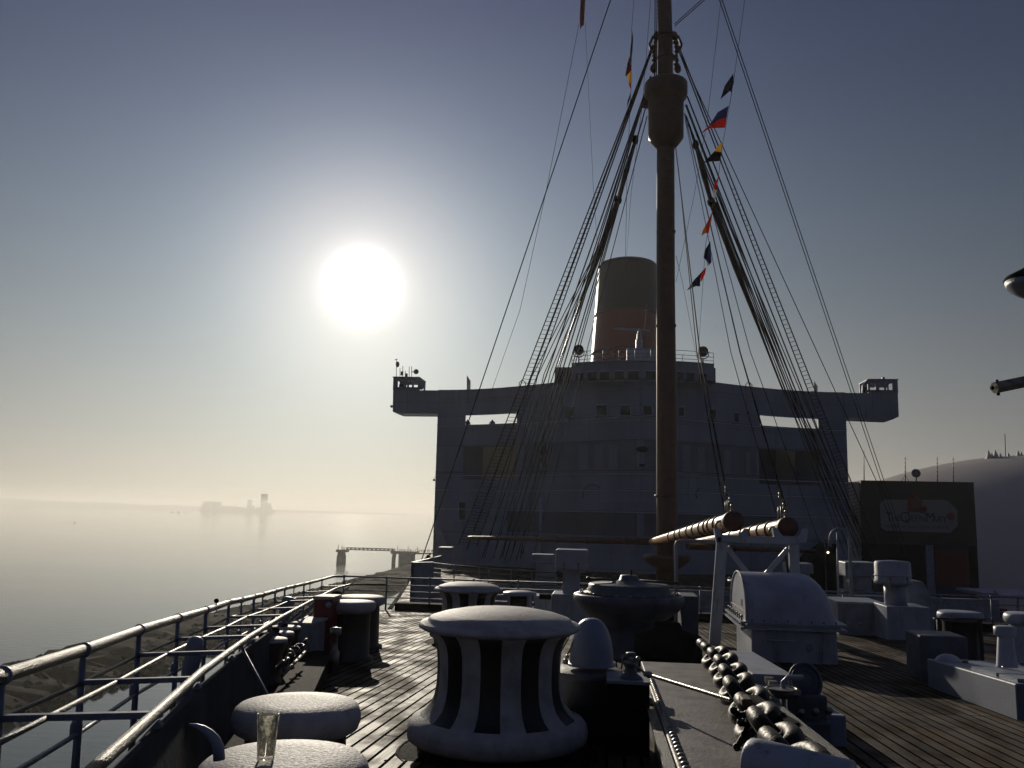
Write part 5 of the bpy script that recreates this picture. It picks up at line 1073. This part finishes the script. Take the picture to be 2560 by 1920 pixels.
def misc():
    # sloped house behind right ventilator
    Y = 17.6; m = MB(); p = [U(2268, 1450, Y), U(2308, 1454, Y), U(2336, 1512, Y), U(2338, 1600, Y), U(2268, 1600, Y)]; p[3].z = dz(Y); p[4].z = dz(Y)
    m.prism(p, (0, .9, 0)); tag(m.build('sloped_deckhouse', 'grey', bevel=.02), 'small grey deckhouse with a sloping right side behind the round-headed ventilator', 'deckhouse')
    Y = 17.4; x0, x1 = U(2095, 1520, Y).x, U(2206, 1520, Y).x; z1 = U(2150, 1505, Y).z
    t = thing('deck_hatch', ((x0+x1)/2, Y, dz(Y)), 'pale low hatch box left of the round-headed ventilator', 'hatch')
    m = MB(); m.box(x0, x1, Y, Y+1., dz(Y), z1-.04); m.build('coaming', 'grey', t); m = MB(); m.box(x0-.03, x1+.03, Y-.03, Y+1.03, z1-.04, z1); m.build('cover', 'white', t)
    # hatch with black interior
    Y = 16.9; x0, x1 = U(1268, 1500, Y).x, U(1324, 1500, Y).x; t = thing('booby_hatch', ((x0+x1)/2, Y, dz(Y)), 'small white hatch with a black opening between the two capstans', 'hatch')
    z1 = U(1296, 1482, Y).z; m = MB(); m.box(x0, x0+.05, Y, Y+.5, dz(Y), z1-.03); m.box(x1-.05, x1, Y, Y+.5, dz(Y), z1-.03); m.box(x0, x1, Y+.4, Y+.45, dz(Y), z1-.03); m.build('frame', 'white', t)
    m = MB(); m.box(x0+.05, x1-.05, Y+.05, Y+.4, dz(Y), z1-.09); m.build('opening', 'blackmatt', t)
    m = MB(); m.lathe([(.33, -.05), (.34, -.03), (.32, 0), (.2, .025), (0, .03)], ((x0+x1)/2, Y+.25, z1-.01), 24); m.build('lid', 'white', t)
    # pale machinery block in front of left bulwark
    Y = 18.6; t = thing('deck_machinery', (U(1400, 1520, Y).x, Y, dz(Y)), 'pale boxy machinery with a slot, left of the windlass', 'machinery')
    m = MB(); m.box(U(1335, 1500, Y).x, U(1385, 1500, Y).x, Y, Y+.6, dz(Y), U(1350, 1490, Y).z); m.build('body', 'grey', t, bevel=.02)
    m = MB(); m.box(U(1348, 1500, Y).x, U(1378, 1500, Y).x, Y-.02, Y+.1, U(1350, 1498, Y).z, U(1350, 1487, Y).z+.02); m.build('slot', 'blackmatt', t)
    # pipes
    Y = 19.; m = MB(); m.tube([Vector((U(1690, 1450, Y).x, Y, dz(Y))), U(1690, 1366, Y), U(1693, 1356, Y), U(1700, 1352, Y), U(1795, 1356, Y)], .045, 10); tag(m.build('vent_pipe', 'white'), 'white pipe rising then bending right beside the mast foot', 'pipe')
    Y = 19.; pts = [Vector((U(2126, 1450, Y).x, Y, dz(Y)))]+[U(2100+24*math.cos(R(a)), 1345-24*math.sin(R(a)), Y) for a in range(0, 181, 20)]+[U(2074, 1366, Y)]
    m = MB(); m.tube(pts, .033, 10); t = tag(m.build('gooseneck_vent', 'grey'), 'tall hooped gooseneck pipe right of the crutch', 'pipe')
    m = MB(); m.tube([Vector((U(2093, 1450, Y).x, Y, dz(Y))), U(2093, 1330, Y)], .02, 8); tag(m.build('thin_pole', 'grey'), 'thin vertical pole inside the hooped gooseneck pipe', 'pole')
    # hanging lit lamp
    Y = 24.; c = U(2070, 1381, Y); t = thing('deck_lamp', c, 'small lit yellow bulb right of the boom crutch', 'lamp'); m = MB(); m.sphere(c, .028, seg=10, rings=8); m.build('bulb', 'bulb', t)
    m = MB(); m.lathe([(.05, .02), (.03, .09), (.012, .11), (.012, .3)], c, 12); m.tube([c+Vector((0, 0, .3)), c+Vector((0, .3, .36)), Vector((c.x, Y+.3, dz(Y)))], .02, 6); m.build('holder', 'greydark', t)
    # dark shed behind lamp
    Y = 40.; m = MB(); x0, x1 = U(2018, 1400, Y).x, U(2092, 1400, Y).x; m.prism([Vector((x0, Y, dz(Y))), Vector((x0, Y, U(2020, 1420, Y).z)), U(2050, 1385, Y), U(2092, 1360, Y), Vector((x1, Y, dz(Y)))], (0, 3, 0)); tag(m.build('dark_deckhouse', 'blackmatt'), 'dark deckhouse against the ship front right of the crutch', 'deckhouse')
    # right long box
    ya, yb = 7.85, 9.9; x0, x1 = 3.36, 5.2; zt = U(2538, 1703, ya).z-dz(ya)
    t = thing('deck_box', (x0, ya, dz(ya)), 'long low grey steel box at the right edge with two small vents', 'deck box')
    m = MB(); m.prism([(x0, ya, dz(ya)-.02), (x1, ya, dz(ya)-.02), (x1, yb, dz(yb)-.02), (x0, yb, dz(yb)-.02)], (0, 0, zt)); m.build('body', 'ship_mid', t, bevel=.012)
    m = MB()
    for (xa, xb, y0, y1) in ((3.42, 5.2, 7.95, 8.3), (3.42, 5.2, 8.36, 8.9)): m.prism([(xa, y0, dz(y0)+zt-.02), (xb, y0, dz(y0)+zt-.02), (xb, y1, dz(y1)+zt-.02), (xa, y1, dz(y1)+zt-.02)], (0, 0, .03))
    m.build('lid', 'grey', t)
    m = MB(); rnd = random.Random(5)
    for k in range(9): y = rnd.uniform(8.4, 9.7); m.lathe([(.03, 0), (.03, .03), (0, .035)], (rnd.uniform(3.5, 4.6), y, dz(y)+zt-.02), 8)
    m.build('bolt', 'steel', t)
    m = MB(); y = 9.7; m.sphere((U(2370, 1650, y).x, y, dz(y)+zt-.04), (.13, .13, .09), half=True); m.build('domed_cover', 'white', t)
    y = 9.2; c = Vector((U(2516, 1640, y).x, y, dz(y)+zt-.03)); m = MB(); h1 = U(2516, 1565, y).z-c.z
    m.lathe([(.105, 0), (.095, .03), (.07, h1*.72), (.065, h1*.75), (.10, h1*.78), (.10, h1*.97), (.08, h1), (0, h1)], c, 24); tag(m.build('small_vent', 'white'), 'small white flared vent standing on the long box at the right edge', 'ventilator')
    # low bollard pair beyond
    y = 12.6; c = U(2400, 1528, y); bollard(Vector((c.x, y, dz(y))), c.z-dz(y), .29, 'dark bollard with grey top beyond the long box on the right', cap='grey')
    t = bollard(Vector((U(2568, 1532, 10.4).x, 10.4, dz(10.4))), U(2568, 1532, 10.4).z-dz(10.4), .24, 'pale bollard cut off by the right edge of the view', cap='white', post='white')
    m = MB(); m.bar(U(2334, 1545, 12.3), U(2462, 1549, 12.3), .05, .02); m.bar(Vector((U(2345, 1545, 12.35).x, 12.35, U(2345, 1545, 12.35).z)), Vector((U(2345, 1545, 12.35).x, 12.35, dz(12.35))), .04, .04); m.bar(Vector((U(2450, 1549, 12.35).x, 12.35, U(2450, 1549, 12.35).z)), Vector((U(2450, 1549, 12.35).x, 12.35, dz(12.35))), .04, .04)
    tag(m.build('metal_frame', 'rail'), 'thin bright metal frame in front of the right-hand dark bollard', 'frame')
    Y = 10.4; m = MB(); x0, x1 = U(2300, 1600, Y).x, U(2420, 1600, Y).x; m.box(x0, x1, Y, Y+.5, dz(Y), U(2350, 1590, Y).z); tag(m.build('dark_locker', 'greydark', bevel=.02), 'dark grey locker left of the long box', 'locker')
    # chain-link pad eyes on deck
    # lamp and pipe at the right edge
    px, py = 4.75, 9.2
    t = thing('lamp_post', (px, py, dz(py)), 'post just outside the right edge with lamp head and pipe arm', 'lamp post')
    m = MB(); m.tube([(px, py, dz(py)-.02), (px, py, 24+3.4)], .06, 12); m.build('pole', 'grey', t)
    a = U(2486, 970, 9.); b = Vector((px, py, a.z+.22)); m = MB(); m.tube([a, b], .058, 14); ar = m.build('pipe_arm', 'steel', t)
    m = MB(); m.tube([a+Vector((-.01, 0, 0)), a+Vector((-.035, 0, .0))], .02, 8); m.tube([a+Vector((.03, 0, .03)), a+Vector((.03, 0, .085))], .012, 6); m.tube([a+Vector((.03, 0, -.03)), a+Vector((.035, 0, -.075))], .015, 6); m.build('nozzle', 'blackmatt', ar)
    c = U(2605, 712, 9.); m = MB(); m.lathe([(.02, .26), (.10, .24), (.22, .12), (.335, .02), (.35, -.01), (.33, -.03)], c, 32, axis=(.25, 0, 1)); hd = m.build('lamp_shade', 'blackmatt', t)
    m = MB(); m.lathe([(.335, -.03), (.30, -.08), (.2, -.12), (0, -.15)], c, 32, axis=(.25, 0, 1)); m.build('lamp_bowl', 'grey', hd)
    m = MB(); m.tube([c+Vector((.05, 0, .24)), Vector((px, py, c.z+.5))], .03, 8); m.build('bracket', 'grey', t)
misc()
# ------------------------------------------------------------ shore at the right
def text(body, size, loc, par, m_, name='lettering', ext=.01, align='CENTER', sx=1.):
    fc = bpy.data.curves.new(name, 'FONT'); fc.body = body; fc.size = size; fc.extrude = ext; fc.align_x = align; fc.align_y = 'CENTER'
    o = text_mesh(name, fc, m_); o.parent = par; o.rotation_euler = (R(90), 0, 0); o.location = Vector(loc)-Vector(par.location); o.scale = (sx, 1, 1); return o
def shore():
    Y = 85.; a = U(2152, 1198, Y); b = U(2434, 1204, Y); z1 = a.z-.1; x0, x1 = a.x, b.x
    t = thing('sign_building', ((x0+x1)/2, Y, 2), 'dark brown quayside building carrying a large white sign', 'building')
    zs = U(2290, 1362, Y).z
    m = MB(); m.box(x0, x1, Y, Y+9, zs, z1); m.build('upper_wall', 'brown', t)
    m = MB(); m.box(x0-1.1, x0, Y+.6, Y+9, 2, z1-.15); m.build('side_wall', 'tan', t)
    m = MB(); m.box(x0, U(2318, 1400, Y).x, Y+.5, Y+8.9, 2, zs); m.box(U(2426, 1400, Y).x, x1+.05, Y+.2, Y+8.9, 2, zs); m.box(U(2336, 1400, Y).x, U(2340, 1400, Y).x, Y+.5, Y+8.9, 2, zs); m.build('lower_wall', 'blackmatt', t)
    m = MB(); m.box(U(2316, 1400, Y).x, U(2336, 1400, Y).x, Y+.1, Y+.8, 2, zs); m.build('pillar', 'grey', t)
    m = MB(); m.box(U(2340, 1400, Y).x, U(2426, 1400, Y).x, Y+.3, Y+.5, U(2380, 1465, Y).z, U(2380, 1376, Y).z); m.build('red_banner', 'red', t)
    m = MB(); m.box(U(2340, 1400, Y).x, U(2426, 1400, Y).x, Y+.35, Y+8.7, 2, U(2380, 1465, Y).z); m.box(U(2340, 1400, Y).x, U(2426, 1400, Y).x, Y+.5, Y+8.7, U(2380, 1466, Y).z, zs); m.build('glazing', 'signdark', t)
    m = MB(); P_ = [U(x, y, Y-.08) for x, y in ((2200, 1262), (2208, 1250), (2215, 1249), (2360, 1250), (2372, 1254), (2393, 1275), (2394, 1315), (2376, 1332), (2215, 1327), (2203, 1318))]
    m.prism(P_, (0, .08, 0)); sg = m.build('sign_board', 'signwhite', t)
    c = U(2292, 1293, Y-.1); px = Y/F
    text('T', 1.15, U(2223, 1293, Y-.1), t, 'signdark', sx=.95); text('HE', .72, U(2240, 1296, Y-.1), t, 'signdark', sx=.9)
    text('Q', 1.3, U(2263, 1294, Y-.1), t, 'signdark', sx=.95); text('UEEN', .80, U(2288, 1297, Y-.1), t, 'signdark', sx=.9)
    text('M', 1.2, U(2325, 1295, Y-.1), t, 'signdark', sx=.95); text('ARY', .80, U(2349, 1299, Y-.1), t, 'signdark', sx=.9)
    text('HOTEL', .34, U(2230, 1316, Y-.1), t, 'signdark', sx=1.3); text('ATTRACTIONS', .34, U(2289, 1318, Y-.1), t, 'signdark', sx=1.1); text('EVENTS', .34, U(2352, 1319, Y-.1), t, 'signdark', sx=1.2)
    # small round red emblem
    m = MB(); m.lathe([(0, .02), (.36, .02), (.36, 0)], U(2377, 1291, Y-.09), 24, axis=(0, -1, 0)); m.build('round_emblem', 'signred', sg)
    # stylised red funnels emblem above the board
    m = MB()
    for (xa, xb, y0, y1) in ((2282, 2296, 1226, 1275), (2270, 2280, 1243, 1275), (2298, 2306, 1250, 1275), (2308, 2314, 1262, 1276)):
        m.prism([U(xa, y1, Y-.14), U(xa+1, y0+3, Y-.14), U(xb-1, y0, Y-.14), U(xb, y1, Y-.14)], (0, .06, 0))
    m.prism([U(2268, 1278, Y-.14), U(2268, 1272, Y-.14), U(2318, 1268, Y-.14), U(2316, 1280, Y-.14)], (0, .06, 0)); m.build('red_emblem', 'signred', sg)
    m = MB(); m.tube([U(2255, 1283, Y-.12), U(2290, 1278, Y-.12), U(2326, 1286, Y-.12)], .05, 6); m.build('emblem_curve', 'signdark', sg)
    # aerials on the roof
    for (x, y0, y1, lab) in ((2160, 1125, 1197, 'plain thin aerial at the left corner of the sign building roof'), (2263, 1140, 1197, 'aerial with small tripod on the sign building roof'), (2343, 1141, 1199, 'ribbed aerial right of the dish on the sign building roof'), (2383, 1142, 1200, 'ribbed aerial nearest the right end of the sign building roof')):
        m = MB(); p, q = U(x, y0, Y+2), U(x, y1, Y+2); q.z = z1-.02; m.tube([p, q], [.02, .05], 6)
        if x != 2160:
            for k in range(5): c = p.lerp(q, .1+.16*k); m.tube([c+Vector((-.10, 0, .02)), c+Vector((.10, 0, -.02))], .03, 5)
        if x == 2263: m.tube([q+Vector((-.4, 0, 0)), q+Vector((0, 0, .7)), q+Vector((.4, 0, 0))], .03, 5)
        tag(m.build('roof_aerial', 'greydark'), lab, 'antenna', 'aerials on the sign building roof')
    m = MB(); c = U(2290, 1183, Y+2); m.lathe([(0, .1), (.25, .08), (.42, 0), (.42, -.04), (0, -.06)], c, 24, axis=(-.1, -1, .1)); m.tube([c, Vector((c.x, Y+2, z1))], .06, 8); tag(m.build('roof_dish', 'greydark'), 'round dish on the roof of the sign building', 'dish')
    # dome
    Yd = 150.; top = U(2600, 1136, Yd); Rr = 72.; zb = 2.; dd = ray(2600, 1136); dd.normalize()
    hd = math.hypot(top.x, Yd); cz = 24.; 
    for _ in range(60):
        q = math.hypot(hd, cz-24); cz += (math.asin(dd.z)-(math.atan2(cz-24, hd)+math.asin(Rr/q)))*q*.8
    t = thing('dome_building', (top.x, Yd+10, 2), 'huge pale dome rising behind the sign building at the right edge', 'dome')
    m = MB(); n = 26; vs = []; seg = 96; rad = Rr
    a0 = math.acos(min(1, (zb-cz)/rad)) if zb > cz else math.pi/2
    for i in range(n+1):
        a = a0*i/n
        vs += [(top.x+rad*math.sin(a)*math.cos(2*math.pi*k/seg), Yd+rad*math.sin(a)*math.sin(2*math.pi*k/seg), cz+rad*math.cos(a)+0) for k in range(seg)]
    m.add(vs, [(i*seg+k, i*seg+(k+1) % seg, (i+1)*seg+(k+1) % seg, (i+1)*seg+k) for i in range(n) for k in range(seg)], 0, True); m.build('shell', 'domewhite', t)
    # skirt
    m = MB(); x, y = 2535, 1436; p = U(x, y, 120); m.box(p.x-.5, p.x+.9, 119, 119.2, p.z-.08, p.z+.08)
    tag(m.build('wall_strip_light', 'umbrella'), 'small pale strip light on the dome wall', 'lamp')
    # roof tents on top
    for i, (x, h) in enumerate(((2471, 20), (2479, 14), (2488, 21), (2500, 14), (2521, 14), (2545, 20), (2553, 16), (2566, 18))):
        base = U(x, 1147, Yd-6); h_ = (h+4)*(Yd-6)/F*.9; w = .42*h_+.15
        m = MB(); m.add([base+Vector((-w, -w, -1)), base+Vector((w, -w, -1)), base+Vector((w, w, -1)), base+Vector((-w, w, -1)), base+Vector((.1*w, 0, h_))], [(0, 1, 4), (1, 2, 4), (2, 3, 4), (3, 0, 4), (3, 2, 1, 0)]); m.build('ridge_spike', 'roofspike', t)
    m = MB(); m.tube([U(2512, 1085, Yd-6), U(2514, 1149, Yd-6)], .07, 5); m.build('flagpole', 'greydark', t)
    # tents and ground-floor clutter
    Y = 70.; m = MB(); p, q = U(2455, 1486, Y), U(2600, 1489, Y); m.box(p.x, q.x, Y, Y+5, p.z-.12, p.z+.12); m.box(p.x+.2, p.x+.4, Y+.1, Y+.3, 2, p.z); m.box(q.x-.4, q.x-.2, Y+.1, Y+.3, 2, p.z); tag(m.build('market_canopy', 'umbrella'), 'flat pale canopy at the right edge under the dome', 'canopy')
    m = MB(); pk = U(2543, 1472, Y-2); l_ = U(2500, 1488, Y-4); r_ = U(2590, 1489, Y-4); bk = Vector((pk.x, Y+2, l_.z)); m.add([l_, r_, bk, pk, l_-Vector((0, 0, .15)), r_-Vector((0, 0, .15)), bk-Vector((0, 0, .15))], [(0, 1, 3), (1, 2, 3), (2, 0, 3), (0, 4, 5, 1), (1, 5, 6, 2), (2, 6, 4, 0), (4, 6, 5)]); m.tube([Vector((pk.x, Y-2, 2)), pk], .08, 6); tag(m.build('peaked_tent', 'umbrella'), 'small peaked tent roof poking above the flat canopy', 'tent')
    m = MB(); Y = 60; p, q = U(2440, 1520, Y), U(2520, 1550, Y); m.box(p.x, q.x, Y, Y+1, 2, p.z); m.build_ = None
    tag(m.build('red_kiosk', 'red'), 'dark red kiosk wall under the canopy', 'kiosk')
shore()
# ------------------------------------------------------------ pier, barge
def pier():
    c = (175, 172, 160)
    Yw = lambda px, py: Zp(px, py, 0)
    P0 = Yw(841, 1406); Yp = P0.y
    def X(px, Y=Yp): return U(px, 1400, Y).x
    zc = lambda py, px=900: U(px, py, Yp).z
    t = thing('pier', (P0.x, Yp, 0), 'hazy concrete pier and truss footbridge behind the jetty tip', 'pier')
    def col(px0, px1, pxt0, pxt1):
        m = MB(); y0, y1 = Yp, Yp+3
        zt = zc(1380); zb = -.5; z2 = zc(1395)
        for q in ((pxt0, pxt1, zt, px0, px1, z2), (px0, px1, z2, px0, px1, zb)):
            m.prism([(X(q[0]), y0, q[2]), (X(q[1]), y0, q[2]), (X(q[4]), y0, q[5]), (X(q[3]), y0, q[5])], (0, 3, 0))
        m.build('column', 'concrete', t)
    col(841, 848, 844, 850); col(853, 860, 852, 857); col(979, 985, 981, 987)
    m = MB(); m.box(X(840), X(864), Yp-1, Yp+5, zc(1382), zc(1375)); m.build('pier_cap', 'concrete', t)
    m = MB(); m.box(X(977), X(1040), Yp-1, Yp+6, zc(1382), zc(1375)); m.build('pier_cap', 'concrete', t)
    m = MB(); m.box(X(996), X(1028), Yp, Yp+8, -1, zc(1382)); m.build('pier_wall', 'concrete', t)
    m = MB(); m.box(X(1030), X(1034), Yp, Yp+2, -1, zc(1382)); m.build('column', 'concrete', t)
    m = MB(); m.prism([(X(1036), Yp, zc(1382)), (X(1036), Yp, zc(1378)), (X(1110), Yp, zc(1376)), (X(1110), Yp, zc(1379))], (0, 3, 0)); m.build('gangway_deck', 'concrete', t)
    m = MB(); m.box(X(864), X(982), Yp, Yp+.3, zc(1371.4), zc(1369)); m.box(X(864), X(982), Yp, Yp+.3, zc(1376), zc(1373.6))
    n = 11
    for k in range(n+1): x = X(866)+(X(980)-X(866))*k/n; m.box(x-.4, x+.4, Yp, Yp+.3, zc(1374), zc(1371))
    m.build('truss_girder', 'concrete', t)
    m = MB()
    rnd = random.Random(8)
    for px, h in ((844, 12), (853, 11), (856, 6), (860, 6), (985, 7), (993, 13), (999, 6), (1004, 5), (1010, 5), (1019, 12), (1025, 6), (1043, 11), (1048, 5), (1054, 5), (1062, 5), (1070, 6), (1080, 6), (1089, 7)):
        b = zc(1375); m.box(X(px)-.12, X(px)+.12, Yp, Yp+.3, b, b+h*Yp/F)
    for px in range(983, 1096, 5): b = zc(1375.5); m.box(X(px)-.1, X(px)+.1, Yp, Yp+.2, b, b+.9)
    m.box(X(1036), X(1096), Yp, Yp+.2, zc(1370.5), zc(1370)); m.build('railing_post', 'concrete', t)
    # drilling-rig island / barge ship
    Yb = 4900.; X2 = lambda px: U(px, 1280, Yb).x; z2 = lambda px, py: max(0, U(px, py-6.5, Yb).z)
    t = thing('hazy_ship', (X2(580), Yb, 0), 'hazy low vessel with a tall tower far out on the water', 'ship')
    def bx(name, a, b, y0, y1=None, d=60):
        m = MB(); m.box(X2(a), X2(b), Yb, Yb+d, 0 if y1 is None else z2(a, y1), z2((a+b)/2, y0)); m.build(name, 'barge', t)
    m = MB(); m.prism([(X2(492), Yb, 0), (X2(500), Yb, z2(500, 1280)), (X2(504), Yb, z2(504, 1274)), (X2(665), Yb, z2(665, 1279)), (X2(672), Yb, z2(670, 1280)), (X2(680), Yb, 0)], (0, 70, 0)); m.build('hull', 'barge', t)
    for a, b, y in ((503, 512, 1266), (507, 522, 1260), (530, 541, 1261), (552, 580, 1272), (584, 600, 1274), (616, 626, 1270), (617, 618.5, 1256), (640, 652, 1275)): bx('deckhouse', a, b, y)
    rnd = random.Random(12)
    for k in range(16):
        x = 505+k*9+rnd.uniform(-3, 3); m = MB(); m.tube([(X2(x), Yb+20, 0), (X2(x+rnd.uniform(-2, 2)), Yb+20, z2(x, 1271-rnd.uniform(0, 7)))], .9, 5); m.build('derrick', 'barge', t, fix=False)
    bx('tower', 650, 657, 1241); m = MB(); m.prism([(X2(658), Yb, z2(658, 1280)), (X2(661), Yb, z2(661, 1264)), (X2(671), Yb, z2(671, 1265)), (X2(675), Yb, z2(675, 1280))], (0, 30, 0)); m.build('bow_house', 'barge', t)
    for i, (px, py, w) in enumerate(((430, 1281.5, 7), (446, 1282, 9), (461, 1282.5, 5), (476, 1282.5, 5), (612, 1291, 5), (186, 1307, 5))):
        p = Zp(px, py, 0); s = p.y/F*w; m = MB(); m.prism([p+Vector((-s/2, 0, .1)), p+Vector((-s*.35, 0, -.2)), p+Vector((s*.35, 0, -.2)), p+Vector((s/2, 0, .1)), p+Vector((s*.4, 0, s*.18)), p+Vector((-s*.4, 0, s*.18))], (0, s*.4, 0)); m.box(p.x-s*.15, p.x+s*.1, p.y+.02, p.y+s*.3, 0, s*.45)
        tag(m.build('small_boat', 'barge'), ('tiny hazy boat dot, alone on the open water at the far left', 'tiny hazy boat dot just below the hazy vessel')[0 if i == 5 else 1] if i > 3 else ['first', 'second', 'third', 'fourth'][i]+' tiny boat from the left in the row beside the hazy vessel', 'boat', None if i > 3 else 'boats left of the hazy vessel')
pier()
# ------------------------------------------------------------ haze
def haze():
    m = MB(); m.box(-7000, 7000, -500, 7000, -1.5, 62)
    mt = bpy.data.materials.new('haze'); mt.use_nodes = True; nt = mt.node_tree; nt.nodes.clear()
    o = nt.nodes.new('ShaderNodeOutputMaterial'); v = nt.nodes.new('ShaderNodeVolumePrincipled'); nt.links.new(v.outputs[0], o.inputs['Volume'])
    v.inputs['Color'].default_value = (.99, .97, .92, 1); v.inputs['Density'].default_value = .00030; v.inputs['Anisotropy'].default_value = .38
    h = m.build('haze', mt, fix=True); h.location = (0, 3250, -1.5); tag(h, 'pale morning sea haze', 'haze', kind='stuff')
haze()
